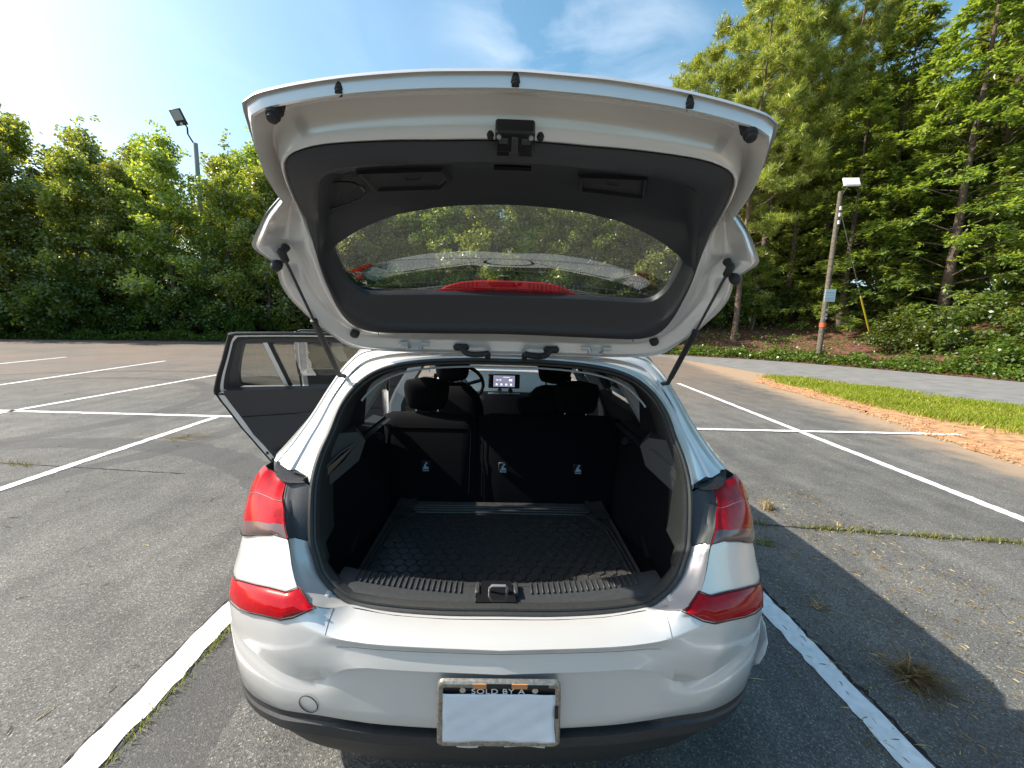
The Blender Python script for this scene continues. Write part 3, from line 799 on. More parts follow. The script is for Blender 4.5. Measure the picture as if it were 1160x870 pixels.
def broad_tree(h, wid, nclump, per, seed, base=.18, leaf=.13):
    rng = np.random.default_rng(seed); rnd = random.Random(seed)
    trunk = [Vector((0, 0, -.3))]
    dx, dy = rnd.uniform(-.5, .5), rnd.uniform(-.5, .5)
    for i in range(1, 9):
        t = i / 8
        trunk.append(Vector((dx * t * t + rnd.uniform(-.12, .12), dy * t * t + rnd.uniform(-.12, .12), h * .93 * t)))
    paths = [(trunk, h * .011 + .03, .02, 7)]
    cl = []
    nl = 22
    for i in range(nl):
        t = base + (.95 - base) * (i + rnd.random()) / nl
        q = t * 8; k = min(7, int(q)); p = trunk[k].lerp(trunk[k + 1], q - k)
        a = i * 2.4 + rnd.uniform(-.4, .4)
        env = (math.sin(min(1, (t - base + .12) / .35) * 1.57)) * (1.02 - t) ** .62 * 1.5
        L = wid * env * rnd.uniform(.55, 1.1)
        up = rnd.uniform(.25, .75)
        end = p + Vector((math.cos(a) * L, math.sin(a) * L, L * up + .1))
        mid = p.lerp(end, .5) + Vector((rnd.uniform(-.1, .1), rnd.uniform(-.1, .1), .12 * L))
        paths.append(([p, mid, end], .035 * (1.2 - t) + .012, .006, 5))
        for _ in range(max(2, nclump // nl)):
            f = rnd.uniform(.3, 1.05)
            c = (p.lerp(mid, f * 2) if f < .5 else mid.lerp(end, f * 2 - 1)) + Vector((rnd.gauss(0, .28), rnd.gauss(0, .28), rnd.gauss(0, .25)))
            cl.append((c, rnd.uniform(.28, .62)))
    top = trunk[-1]
    for _ in range(max(3, nclump // 30)):
        cl.append((top + Vector((rnd.gauss(0, .16), rnd.gauss(0, .16), rnd.uniform(-1.4, h * .10))), rnd.uniform(.14, .3)))
    C = []
    for c, r in cl:
        k = int(per * (r / .45) ** 2)
        d = unit(rng.normal(size=(k, 3))) * (rng.random((k, 1)) ** .5) * r
        d[:, 2] *= .75
        C.append(np.array(c) + d)
    C = np.concatenate(C); n = len(C)
    nrm = unit(rng.normal(size=(n, 3)) + np.array([0, 0, .55]))
    A = unit(np.cross(nrm, rng.normal(size=(n, 3)))); B = np.cross(nrm, A)
    s = leaf * rng.uniform(.6, 1.25, (n, 1))
    return quads_mesh('crown', C, A * s, B * s * .55, [M['leaf']]), wood_mesh('trunk', paths, M['bark'])

def pine_tree(h, wid, seed, base=.35, ntuft=1500):
    rng = np.random.default_rng(seed); rnd = random.Random(seed)
    lean = (rnd.uniform(-.5, .5), rnd.uniform(-.5, .5))
    trunk = [Vector((lean[0] * (i / 10) ** 2 + rnd.uniform(-.06, .06), lean[1] * (i / 10) ** 2 + rnd.uniform(-.06, .06), -.3 + h * i / 10)) for i in range(11)]
    paths = [(trunk, h * .0085 + .04, .03, 8)]
    cl = []; nl = 46
    for i in range(nl):
        t = base + (.985 - base) * (i + rnd.random()) / nl
        q = t * 10; k = min(9, int(q)); p = trunk[k].lerp(trunk[k + 1], q - k)
        a = i * 2.4 + rnd.uniform(-.5, .5)
        L = wid * (1.05 - t) ** .55 * (.55 + .45 * min(1, (t - base) / .2)) * rnd.uniform(.6, 1.15) * 1.15
        end = p + Vector((math.cos(a) * L, math.sin(a) * L, L * rnd.uniform(.15, .7)))
        mid = p.lerp(end, .5) + Vector((0, 0, -.05 * L))
        paths.append(([p, mid, end], .03 * (1.25 - t) + .01, .008, 5))
        for _ in range(4):
            f = rnd.uniform(.45, .95); b = mid.lerp(end, f)
            e2 = b + Vector((rnd.gauss(0, .45), rnd.gauss(0, .45), rnd.uniform(.1, .7)))
            paths.append(([b, b.lerp(e2, .5) + Vector((0, 0, -.04)), e2], .012, .005, 4))
            for _ in range(ntuft // (nl * 4)):
                g = rnd.uniform(.2, 1.1)
                cl.append((b.lerp(e2, g) + Vector((rnd.gauss(0, .14), rnd.gauss(0, .14), rnd.gauss(0, .12))), (e2 - b).normalized()))
    C, A, B = [], [], []
    for c, d in cl:
        k = 20
        dirs = unit(rng.normal(size=(k, 3)) * .75 + np.array(d) * .5 + np.array([0, 0, .55]))
        L = rng.uniform(.11, .22, (k, 1))
        C.append(np.array(c) + dirs * L); A.append(dirs * L)
        B.append(unit(np.cross(dirs, rng.normal(size=(k, 3)))) * .016)
    C, A, B = np.concatenate(C), np.concatenate(A), np.concatenate(B)
    return quads_mesh('crown', C, A, B, [M['needle']]), wood_mesh('trunk', paths, M['pine_bark'])

def cedar_tree(h, wid, seed, base=.03, nspray=1500):
    """dense conifer with drooping flat sprays"""
    rng = np.random.default_rng(seed); rnd = random.Random(seed)
    trunk = [Vector((rnd.uniform(-.05, .05), rnd.uniform(-.05, .05), -.3 + h * i / 8)) for i in range(9)]
    paths = [(trunk, h * .012 + .04, .02, 7)]
    C, A, B = [], [], []
    nl = 90
    for i in range(nl):
        t = base + (.97 - base) * (i + rnd.random()) / nl
        q = t * 8; k = min(7, int(q)); p = trunk[k].lerp(trunk[k + 1], q - k)
        a = i * 2.4 + rnd.uniform(-.5, .5)
        L = wid * (1.03 - t) ** .7 * rnd.uniform(.65, 1.15)
        end = p + Vector((math.cos(a) * L, math.sin(a) * L, L * rnd.uniform(.0, .35) - .15 * L))
        mid = p.lerp(end, .55) + Vector((0, 0, .16 * L))
        paths.append(([p, mid, end], .03 * (1.2 - t) + .01, .006, 4))
        ax = np.array((end - p).normalized()); side = np.cross(ax, [0, 0, 1.]); side /= max(np.linalg.norm(side), 1e-6)
        m = max(4, int(nspray / nl * (.5 + L / wid)))
        for _ in range(m):
            f = rnd.uniform(.35, 1.08)
            b = np.array(p.lerp(mid, f / .55) if f < .55 else mid.lerp(end, (f - .55) / .45)) + side * rnd.gauss(0, .22 * L * (1.15 - f) + .15) + np.array([0, 0, rnd.gauss(-.08, .14)])
            kk = 22
            dirs = unit(ax * .7 + side * rng.normal(0, .8, (kk, 1)) + rng.normal(size=(kk, 3)) * .3 + np.array([0, 0, -.18]))
            Ln = rng.uniform(.07, .15, (kk, 1))
            C.append(b + dirs * Ln * rng.uniform(.4, 2.6, (kk, 1))); A.append(dirs * Ln)
            nn = unit(np.cross(dirs, np.array([0, 0, 1.])) + rng.normal(size=(kk, 3)) * .35)
            B.append(nn * Ln * .42)
    C, A, B = np.concatenate(C), np.concatenate(A), np.concatenate(B)
    return quads_mesh('crown', C, A, B, [M['cedar']]), wood_mesh('trunk', paths, M['bark'])

def shrub_mesh(h, wid, n, seed, mat, leaf=.1):
    rng = np.random.default_rng(seed); rnd = random.Random(seed)
    C = []; paths = []
    for i in range(26):
        a = rnd.random() * 6.283; L = wid * rnd.random() ** .6
        e = Vector((math.cos(a) * L, math.sin(a) * L, h * rnd.uniform(.3, 1) * (1.1 - .5 * L / wid)))
        if i < 9: paths.append(([Vector((0, 0, -.1)), Vector((e.x * .4, e.y * .4, e.z * .55)), e], .02, .005, 4))
        k = n // 26; r = rnd.uniform(.3, .55) * min(h, wid) * .7
        C.append(np.array(e) + unit(rng.normal(size=(k, 3))) * rng.random((k, 1)) ** .45 * r)
    C = np.concatenate(C); C[:, 2] = np.abs(C[:, 2]); n = len(C)
    nrm = unit(rng.normal(size=(n, 3)) + np.array([0, 0, .6]))
    A = unit(np.cross(nrm, rng.normal(size=(n, 3)))); B = np.cross(nrm, A); s = leaf * rng.uniform(.6, 1.25, (n, 1))
    return quads_mesh('foliage', C, A * s, B * s * .6, [mat]), wood_mesh('stem', paths, M['bark'])

def sun_shift(p, k):
    return (p[0] * k, p[1] * k, 1.5 + (p[2] - 1.5) * k)
def plant(name, meshes, x, y, z, rz, sc, label, cat, group, parts=('crown', 'trunk'), tilt=0):
    root = thing(name, label, cat, (x, y, z), group, rz)
    root.scale = sc if hasattr(sc, '__len__') else (sc, sc, sc)
    root.rotation_euler = (tilt, tilt * .5, rz)
    for nm, me in zip(parts, meshes):
        o = bpy.data.objects.new(nm, me); COL.objects.link(o); o.parent = root
    return root

BROAD = [broad_tree(12, 2.1, 330, 54, 1, .10, .095), broad_tree(12, 1.8, 310, 54, 2, .16, .09), broad_tree(12, 2.4, 340, 54, 3, .08, .098), broad_tree(12, 2.0, 320, 54, 5, .13, .094)]
PINE = [pine_tree(20, 4.2, 21, .25, 3000), pine_tree(20, 3.8, 22, .33, 2800)]
CEDAR = [cedar_tree(19, 4.2, 31, .03, 1900), cedar_tree(17, 4.0, 32, .03, 1800)]
SHRUB = [shrub_mesh(1.6, 1.1, 3800, 41, M['leaf_dark'], .078), shrub_mesh(1.3, 1.2, 3600, 42, M['ivy'], .07), shrub_mesh(2.6, 1.5, 6000, 43, M['leaf_dark'], .082)]

ORD = ['first', 'second', 'third', 'fourth', 'fifth', 'sixth', 'seventh', 'eighth', 'ninth', 'tenth', 'eleventh', 'twelfth', 'thirteenth', 'fourteenth',
       'fifteenth', 'sixteenth', 'seventeenth', 'eighteenth', 'nineteenth', 'twentieth', 'twenty-first', 'twenty-second', 'twenty-third', 'twenty-fourth', 'twenty-fifth']
def edge_y(x):      # the left / rear edge of the lot
    return table([(-60, 13.0), (-26.6, 21.7), (-17, 24.4), (-8, 25.7), (6, 24.7), (12, 24)])(x)
# front row of broadleaf trees along the lot, then a second row behind it
i = 0
x = -35.0
while x < 9.5:
    hgt = {0: 1.0, 1: .95, 2: 1.06, 3: .93}[i % 4] * random.uniform(.93, 1.07)
    plant('broadleaf_tree', BROAD[i % 4], x, edge_y(x) + random.uniform(2.2, 3.8), 0.05, random.random() * 6.28, (hgt * 1.05, hgt * 1.05, hgt),
          'slender yellow-green broadleaf tree, %s from the left in the front row of the tree wall' % ORD[i], 'tree', 'front row of broadleaf trees')
    x += random.uniform(1.9, 2.9); i += 1
x = -40.0; i0 = i
while x < 14:
    hgt = random.uniform(.98, 1.22)
    plant('broadleaf_tree', BROAD[(i * 3 + 1) % 4], x, edge_y(x) + random.uniform(5.5, 8.5), 0.2, random.random() * 6.28, (hgt * 1.15, hgt * 1.15, hgt),
          'taller broadleaf tree, %s from the left in the second row of the tree wall' % ORD[i - i0], 'tree', 'second row of broadleaf trees')
    x += random.uniform(2.6, 3.8); i += 1
x = -46.0
while x < 18:
    hgt = random.uniform(.95, 1.15)
    plant('broadleaf_tree', BROAD[(i + 2) % 4], x, edge_y(x) + random.uniform(11, 15), 0.5, random.random() * 6.28, (hgt * 1.4, hgt * 1.4, hgt),
          'shaded broadleaf tree deep in the wood behind the lot', 'tree', 'rear broadleaf trees')
    x += random.uniform(3.2, 4.4); i += 1
# right: tall pines, dense conifers, understorey
for (x, y, k, s, lab) in ((14.6, 25.0, 0, .95, 'tall airy pine with pale trunk nearest the raised tailgate'),
                          (17.0, 27.0, 1, 1.06, 'tall yellow-green pine between the pale-trunked pine and the floodlight pole'),
                          (19.6, 27.6, 0, 1.06, 'tall pine straight behind the wooden floodlight pole'),
                          (22.8, 29.0, 1, 1.1, 'tall pine between the floodlight pole and the dense conifers'),
                          (12.2, 27.0, 1, .84, 'shorter pine partly hidden by the raised tailgate'),
                          (14.9, 30.5, 0, 1.02, 'pine deep behind the pale-trunked pine'),
                          (18.3, 32.5, 1, 1.15, 'tallest pine, rising behind the others left of the floodlight pole'),
                          (26.5, 31.0, 0, 1.12, 'tall pine rising behind the dense conifers')):
    plant('pine_tree', PINE[k], x, y, bank_z(x, y), random.random() * 6.28, s, lab, 'tree', 'pines right of the car')
for (x, y, k, s, lab) in ((23.6, 21.2, 0, (1.05, 1.05, 1.08), 'dense bright green conifer at the right edge of the view beside the road'),
                          (28.6, 24.0, 1, (1.1, 1.1, 1.25), 'large dense conifer behind the one at the right edge'),
                          (20.6, 24.2, 1, (.9, .9, .85), 'lower dark conifer right of the floodlight pole'),
                          (27.5, 18.6, 0, (1, 1, 1.1), 'dense conifer just beyond the right edge of the view'),
                          (31.5, 27, 0, (1.1, 1.1, 1.2), 'tall dense conifer deep behind the right edge'),
                          (23.8, 25.4, 1, (1.0, 1.0, 1.1), 'mid-height conifer between pole and right edge')):
    plant('conifer', CEDAR[k], x, y, bank_z(x, y), random.random() * 6.28, s, lab, 'tree', 'dense conifers on the right bank')
for (x, y, k, s) in ((15.8, 29.5, 0, .62), (18.0, 30.5, 2, .66), (20.6, 30.5, 1, .7), (13.2, 30.5, 3, .8), (23.5, 32, 0, .75), (17.5, 33.5, 1, .95), (22, 35, 2, .95), (27, 35, 3, .95), (13, 34, 0, 1.0), (32, 34, 1, 1.05), (19.8, 28.6, 3, .5), (16.6, 26.4, 1, .45)):
    plant('broadleaf_tree', BROAD[k], x, y, bank_z(x, y), random.random() * 6.28, (s * 1.5, s * 1.5, s),
          'dark broadleaf tree filling the wood behind the pines on the right bank', 'tree', 'understorey trees on the right bank')
for (x, y, k, s) in ((20, 38, 0, 1.5), (25, 36, 1, 1.55), (30, 38, 2, 1.6), (35, 36, 3, 1.6), (39, 33, 0, 1.6), (36, 28, 1, 1.5), (15, 40, 2, 1.4), (10, 38, 3, 1.3), (33, 23, 2, 1.3), (41, 26, 3, 1.6), (23.5, 34, 2, 1.25), (28, 29.5, 1, 1.1)):
    plant('broadleaf_tree', BROAD[k], x, y, bank_z(x, y), random.random() * 6.28, (s * 1.45, s * 1.45, s),
          'large broadleaf tree closing the view behind the pines and conifers on the right', 'tree', 'large trees behind the right bank')
for j in range(52):
    x = random.uniform(11.5, 26); y = random.uniform(23.5, 30)
    if j < 34: x, y = -36 + j * 1.36 + random.uniform(-.6, .6), 0
    if y == 0: y = edge_y(x) + random.uniform(1.2, 4.2)
    elif .5 < x / y < 1.02 and y < 27.5: continue
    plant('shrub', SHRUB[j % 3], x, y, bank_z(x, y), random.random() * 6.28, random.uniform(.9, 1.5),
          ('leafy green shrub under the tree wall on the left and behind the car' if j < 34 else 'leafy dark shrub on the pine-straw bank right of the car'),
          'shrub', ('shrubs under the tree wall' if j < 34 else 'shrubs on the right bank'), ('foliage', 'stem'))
plant('shrub', SHRUB[1], 19.6, 14.9, .1, 1.0, (1.2, 1.2, 1.0), 'bright green bush at the right edge beside the side road', 'shrub', None, ('foliage', 'stem'))
plant('shrub', SHRUB[2], 21.5, 17.6, .6, 2.0, (1.3, 1.3, 1.0), 'drooping leafy bush below the dense conifer at the right edge', 'shrub', None, ('foliage', 'stem'))
plant('shrub', SHRUB[2], 19.8, 19.4, .5, 4.0, (1.0, 1.0, .8), 'low spreading bush on the bank right of the guy wire', 'shrub', None, ('foliage', 'stem'))

# unseen leaf screen added behind the viewpoint to cut skylight on the bumper
rng_ = np.random.default_rng(77)
Cb = []
for k in range(900):
    x = rng_.uniform(-42, 46); zc = 5.0 * rng_.random() ** .8
    if zc > 3.4 + 1.0 * math.sin(x * .9) + 1.5 * math.sin(x * 2.3): continue
    Cb.append(np.array([x, -19 + rng_.normal() * 1.2, zc]) + unit(rng_.normal(size=(26, 3))) * rng_.random((26, 1)) * 1.1)
Cb = np.concatenate(Cb); nb_ = len(Cb)
nr_ = unit(rng_.normal(size=(nb_, 3))); Ab = unit(np.cross(nr_, rng_.normal(size=(nb_, 3)))); Bb = np.cross(nr_, Ab)
sb_ = rng_.uniform(.25, .5, (nb_, 1))
me = quads_mesh('unseen_leaf_screen', Cb, Ab * sb_, Bb * sb_ * .7, [M['leaf_dark']])
o = bpy.data.objects.new('unseen_leaf_screen', me); COL.objects.link(o); tag(o, 'added leaf screen behind the camera, out of view, dimming skylight on the car', 'wood edge', None, 'stuff')

# ground cover along the wood edge
def cover(name, pts, n, wid, h, mat, label, leaf=.07):
    P = crom(pts, 200); C = []
    rng = np.random.default_rng(len(name) + n)
    for _ in range(n):
        a = P[random.randrange(200)]
        b = abs(random.gauss(0, 1)) * wid
        d = Vector((a.x + 1.0, a.y - 6, 0)).normalized()
        x, y = a.x + d.x * b + random.gauss(0, .3), a.y + d.y * b
        C.append((x, y, 0.02 + .11 * b + h * random.random() * (.4 + .9 * (.5 + .5 * math.sin(x * 2.1 + math.sin(y * 3) * 2)))))
    C = np.array(C); nrm = unit(rng.normal(size=(n, 3)) * .8 + np.array([0, 0, .8]))
    A = unit(np.cross(nrm, rng.normal(size=(n, 3)))); B = np.cross(nrm, A); s = leaf * rng.uniform(.6, 1.3, (n, 1))
    me = quads_mesh(name, C, A * s, B * s * .65, [mat])
    o = bpy.data.objects.new(name, me); COL.objects.link(o)
    tag(o, label, 'ground cover', None, 'stuff')
cover('ground_cover', [(-50, 16.3), (-26.6, 22.1), (-17, 24.8), (-8, 26.0), (7, 25.2)], 26000, .8, .42, M['ivy'], 'low leafy weeds along the far left edge of the lot')
cover('ground_cover', [(8.2, 25.2), (10.6, 23.3), (13.9, 21.6), (16.0, 19.0), (17.9, 15.8), (19.0, 13.4), (20.5, 9.5)], 17000, .75, .38, M['ivy'], 'low green vines and weeds along the far side of the side road')

for k in range(13):
    x = -35 + k * 2.6 + random.uniform(-.7, .7); y = edge_y(x) + random.uniform(4.2, 6.5)
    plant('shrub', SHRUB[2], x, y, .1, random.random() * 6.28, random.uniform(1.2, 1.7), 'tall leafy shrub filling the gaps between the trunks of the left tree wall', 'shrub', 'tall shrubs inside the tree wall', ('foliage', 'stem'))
# untidy undergrowth scattered over the shaded bank
Pu = []
rngu = np.random.default_rng(5)
while len(Pu) < 210:
    x, y = rngu.uniform(10.5, 27), rngu.uniform(16, 29)
    e_ = (x - 16.0) * .72 + (y - 18.9) * .69
    if e_ < .5 or e_ > 9: continue
    Pu.append((x, y, bank_z(x, y)))
Cu = np.concatenate([np.array(p) + rngu.normal(size=(34, 3)) * np.array([.38, .38, .16]) + np.array([0, 0, .22]) for p in Pu])
nu = unit(rngu.normal(size=(len(Cu), 3)) + np.array([0, 0, .5])); Au = unit(np.cross(nu, rngu.normal(size=(len(Cu), 3)))); Bu = np.cross(nu, Au)
su = rngu.uniform(.03, .08, (len(Cu), 1))
me = quads_mesh('undergrowth', Cu, Au * su, Bu * su * .6, [M['ivy']])
o = bpy.data.objects.new('undergrowth', me); COL.objects.link(o); tag(o, 'untidy low undergrowth scattered over the brown bank right of the car', 'undergrowth', None, 'stuff')
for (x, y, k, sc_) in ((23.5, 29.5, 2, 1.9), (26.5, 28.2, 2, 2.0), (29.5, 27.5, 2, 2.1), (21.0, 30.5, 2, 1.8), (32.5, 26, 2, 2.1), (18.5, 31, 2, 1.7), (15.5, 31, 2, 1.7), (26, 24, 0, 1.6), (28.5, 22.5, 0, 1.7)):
    plant('shrub', SHRUB[k], x, y, bank_z(x, y), random.random() * 6.28, sc_, 'tall dark thicket shrub deep among the trunks on the right bank', 'shrub', 'thicket on the right bank', ('foliage', 'stem'))

# ------------------------------------------------------------------ poles
t = thing('light_pole', 'grey light pole with flat lamp panel standing among the trees at left', 'light pole', (-20.5, 28.6, 0))
mb = MB(); mb.tube([(-20.6, 28.6, -.3), (-20.55, 28.6, 6), (-20.48, 28.6, 12.7)], [.18, .16, .13], 12)
build('pole', mb, M['pole_grey'], t)
mb = MB(); mb.tube([(-20.48, 28.6, 12.5), (-20.7, 28.55, 12.9), (-20.85, 28.5, 13.2), (-20.85, 28.5, 13.6), (-21.05, 28.45, 13.9)], .05, 8)
build('bracket_arm', mb, M['trim'], t)
R0 = Matrix.Rotation(rad(-10), 3, 'Y') @ Matrix.Rotation(rad(-62), 3, 'X')
HC = Vector((-21.2, 28.3, 14.1))
mb = MB(); mb.box(HC, (.74, .90, .08), rot=R0, bev=.02)
hd = build('lamp_head', mb, M['trim2'], t)
mb = MB(); mb.box(HC + R0 @ Vector((-.02, -.12, -.045)), (.58, .56, .02), rot=R0)
build('lamp_panel', mb, simple('lamp_panel_lens', (0.45, 0.45, 0.46), .3, noise=.1), hd)
mb = MB(); mb.box(HC + R0 @ Vector((.0, .36, -.05)), (.15, .13, .03), rot=R0)
build('sensor', mb, M['letter'], hd)

KP = 20.0 / 27.0
def nearer(p):
    return (p[0] * KP, p[1] * KP, 1.5 + (p[2] - 1.5) * KP)
t = thing('utility_pole', 'leaning wooden pole with white floodlight, blue sign and orange band right of the car', 'utility pole', nearer((21.85, 26.9, .3)))
px0 = Vector((16.18, 20.0, .62)); px1 = Vector((16.14, 20.0, 8.3))
mb = MB(); mb.tube([px0 + Vector((0, 0, -.5)), px0.lerp(px1, .5), px1], [.128, .112, .095], 12)
build('pole', mb, M['wood'], t)
mb = MB(); mb.tube([px1 + Vector((0, -.12, -.2)), px1 + Vector((.06, -.26, .04)), px1 + Vector((.11, -.3, .15))], .03, 8)
build('bracket_arm', mb, M['trim'], t)
R1 = Matrix.Rotation(rad(-8), 3, 'Z') @ Matrix.Rotation(rad(65), 3, 'X')
mb = MB(); mb.box(px1 + Vector((.16, -.37, .31)), (.72, .46, .09), rot=R1, bev=.025)
hd = build('floodlight', mb, M['letter'], t)
mb = MB(); mb.box(px1 + Vector((.16, -.37, .31)) + R1 @ Vector((0, 0, .048)), (.63, .37, .016), rot=R1)
build('lens', mb, M['paper'], hd)
SX, SY, SZ = 16.2, 19.82, 3.37
mb = MB(); mb.box((SX, SY, SZ), (.53, .016, .61)); mb.box((SX, SY - .012, SZ), (.44, .005, .022), 1)
mb.box((SX, SY - .012, SZ + .13), (.41, .005, .052), 1); mb.box((SX, SY - .012, SZ - .13), (.41, .005, .037), 1); mb.box((SX, SY - .012, SZ - .22), (.37, .005, .03), 1)
build('sign', mb, [simple('pale_blue_sign', (0.50, 0.62, 0.66), .4), simple('sign_print', (0.30, 0.42, 0.50), .5)], t, smooth=False)
mb = MB(); mb.tube([(16.18, 20.0, 1.80), (16.18, 20.0, 2.02)], .15, 14)
build('band', mb, simple('orange_band', (0.55, 0.10, 0.035), .6), t)
for k, z in enumerate((2.25, 2.43, 2.66)):
    mb = MB(); mb.box((16.18, 19.855, z), (.09, .015, .10)); build('number_tag', mb, M['steel'], t, smooth=False)
for k, z in enumerate((7.5, 7.2, 6.85)):
    mb = MB(); mb.box((16.16, 19.88, z), (.08, .06, .17)); build('clamp', mb, M['letter'], t, smooth=False)
mb = MB(); mb.tube([(16.2, 20.06, 7.7), (18.4, 20.75, 3.9), (19.7, 21.2, 1.75)], .011, 6)
gw = build('guy_wire', mb, M['steel'], t)
mb = MB(); mb.tube([(18.68, 20.85, 3.45), (19.75, 21.2, 1.7)], .04, 8)
build('guard', mb, simple('yellow_guard', (0.60, 0.46, 0.03), .5), gw)

# ================================================================== CAR
CAR = thing('hatchback_car', 'white five-door hatchback with raised tailgate and open left doors, seen from behind', 'car', (0, 3.05, 0))

Bz = stable([(.16, 1.02), (.236, .97), (.30, .945), (.40, .925), (.48, .915), (.58, .91), (.654, .925), (.72, .955), (.80, 1.0), (.88, 1.04), (.97, 1.10), (1.05, 1.15)])
Dx = stable([(0, 0), (.3, .012), (.5, .04), (.6, .062), (.7, .105), (.78, .155), (.84, .212), (.87, .268), (.885, .335), (.8975, .47)])
Wz = stable([(.14, .72), (.165, .79), (.25, .86), (.30, .885), (.38, .895), (.5, .8975), (.65, .8975), (.8, .890), (.9, .872), (.97, .845), (1.0, .83), (1.13, .752), (1.3, .66), (1.38, .61), (1.41, .575)])
def Rs(x, z): return Bz(z) + Dx(abs(x) * .8975 / min(.8975, Wz(min(z, .97))))
Fz = stable([(.64, 1.03), (.68, 1.045), (.75, 1.075), (.9, 1.132), (1.05, 1.218), (1.2, 1.345), (1.364, 1.51), (1.40, 1.545)])
def Fl(x, z): return Fz(z) + .10 * x * x

def mirror(pts): return [(-p[0],) + tuple(p[1:]) for p in pts]
def both(half):  # half runs from x=0 outwards: full row left to right
    return [(-p[0],) + tuple(p[1:]) for p in reversed(half) if p[0] > 1e-6] + [tuple(p) for p in half]

# ---- bumper -------------------------------------------------------
XS = [0, .04, .08, .12, .16, .2, .25, .3, .35, .38, .395, .41, .42, .43, .44, .45, .46, .47, .48, .49, .5, .52, .54, .56, .575, .59, .605, .62, .635, .66, .69, .72, .75, .78, .80, .82, .84, .855, .868, .878, .886, .892, .8965]
z_top = table([(0, .672), (.16, .671), (.31, .675), (.42, .686), (.48, .704), (.515, .722), (.56, .742), (.583, .765), (.605, .80), (.632, .857), (.69, .855), (.76, .838), (.83, .81), (.87, .80), (.8975, .795)])
z_crease = stable([(0, .655), (.3, .657), (.43, .659), (.5, .668), (.58, .679), (.66, .676), (.72, .667), (.8, .657), (.8975, .645)])
z_seam = stable([(0, .637), (.28, .637), (.40, .636), (.5, .63), (.58, .622), (.66, .618), (.8, .612), (.8975, .61)])
z_rec = stable([(0, .592), (.36, .594), (.41, .582), (.45, .555), (.49, .525), (.54, .512), (.62, .52), (.72, .54), (.82, .565), (.8975, .59)])
z_mid = stable([(0, .50), (.36, .497), (.45, .487), (.54, .478), (.62, .485), (.72, .505), (.82, .53), (.8975, .55)])
z_bnd = stable([(0, .408), (.17, .410), (.36, .413), (.51, .411), (.645, .388), (.75, .365), (.8975, .345)])
z_vcr = stable([(0, .345), (.36, .345), (.5, .34), (.7, .315), (.8975, .28)])
z_vbt = stable([(0, .20), (.3, .20), (.48, .212), (.65, .225), (.8975, .24)])
def bump_pt(x, z, inset=0.0):
    return (x * min(1, Wz(z) / .8975), Rs(x * min(1, Wz(z) / .8975), z) + inset, z)
ins_rec = stable([(0, .006), (.36, .006), (.46, .012), (.54, .016), (.68, .018), (.80, .010), (.87, .002), (.8975, 0)])
ins_in = stable([(0, .024), (.36, .024), (.46, .020), (.54, .0165), (.68, .0175), (.80, .010), (.87, .002), (.8975, 0)])
ins_mid = stable([(0, .017), (.36, .015), (.46, .006), (.54, .002), (.7, .002), (.8975, 0)])
ins_seam = table([(0, .012), (.5, .012), (.7, .010), (.86, .002), (.8975, 0)])
def top_pt(x):
    z = z_top(x)
    a = Fl(x, z) - .028; b = Rs(x, z)
    w = min(1, max(0, (x - .44) / .07))
    return (x, lerp(a, b, w), z)
rows = []
def row(f): rows.append(both([f(x) for x in XS]))
row(top_pt)
def blend(x, t):
    a = Vector(top_pt(x)); b = Vector(bump_pt(x, z_crease(x)))
    p = a.lerp(b, t)
    if x > .52: p.y = lerp(p.y, Rs(p.x, p.z), min(1, (x - .52) / .06))
    else: p.z += .004 * math.sin(t * 3.14)
    return tuple(p)
for t_ in (.06, .2, .4, .6, .8, .93): row(lambda x: blend(x, t_))
row(lambda x: bump_pt(x, z_crease(x)))
def sidew(x):
    t_ = min(1, max(0, (x - .40) / .16)); return t_ * t_ * (3 - 2 * t_)
def face(x, v, zc, ic):
    w = sidew(x); zs = lerp(z_crease(x), z_rec(x), v)
    return bump_pt(x, lerp(zc, zs, w), lerp(ic, ins_rec(x) * v, w))
row(lambda x: face(x, .06, z_crease(x) - .006, .002))
row(lambda x: face(x, .20, lerp(z_crease(x), z_seam(x), .6), .0095))
row(lambda x: face(x, .40, z_seam(x), .012))
row(lambda x: face(x, .70, lerp(z_seam(x), z_rec(x), .5), .009))
row(lambda x: bump_pt(x, z_rec(x), ins_rec(x)))
row(lambda x: bump_pt(x, z_rec(x) - .004, ins_in(x)))
row(lambda x: bump_pt(x, lerp(z_rec(x) - .007, z_mid(x), .5), lerp(ins_in(x), ins_mid(x), .55)))
row(lambda x: bump_pt(x, z_mid(x), ins_mid(x)))
row(lambda x: bump_pt(x, lerp(z_mid(x), z_bnd(x), .5), ins_mid(x) * .4))
row(lambda x: bump_pt(x, z_bnd(x) + .006, .0))
row(lambda x: bump_pt(x, z_bnd(x), .004))
row(lambda x: bump_pt(x, z_bnd(x) - .002, .02))
def ease(rows, skip, iters=7):
    out = []
    for ri, r in enumerate(rows):
        P = [Vector(p) for p in r]
        if ri not in skip:
            for _ in range(iters):
                Q = [p.copy() for p in P]
                for k in range(1, len(P) - 1):
                    if .36 < abs(P[k].x) < .86:
                        t_ = (P[k].x - P[k - 1].x) / max(1e-6, P[k + 1].x - P[k - 1].x)
                        m_ = P[k - 1].lerp(P[k + 1], t_)
                        Q[k].y = lerp(P[k].y, m_.y, .5); Q[k].z = lerp(P[k].z, m_.z, .5)
                P = Q
        out.append([tuple(p) for p in P])
    return out
rows = ease(rows, {0, 1, 2})
mb = MB(); mb.grid(rows)
bumper = build('rear_bumper', mb, M['paint'], CAR, angle=50)
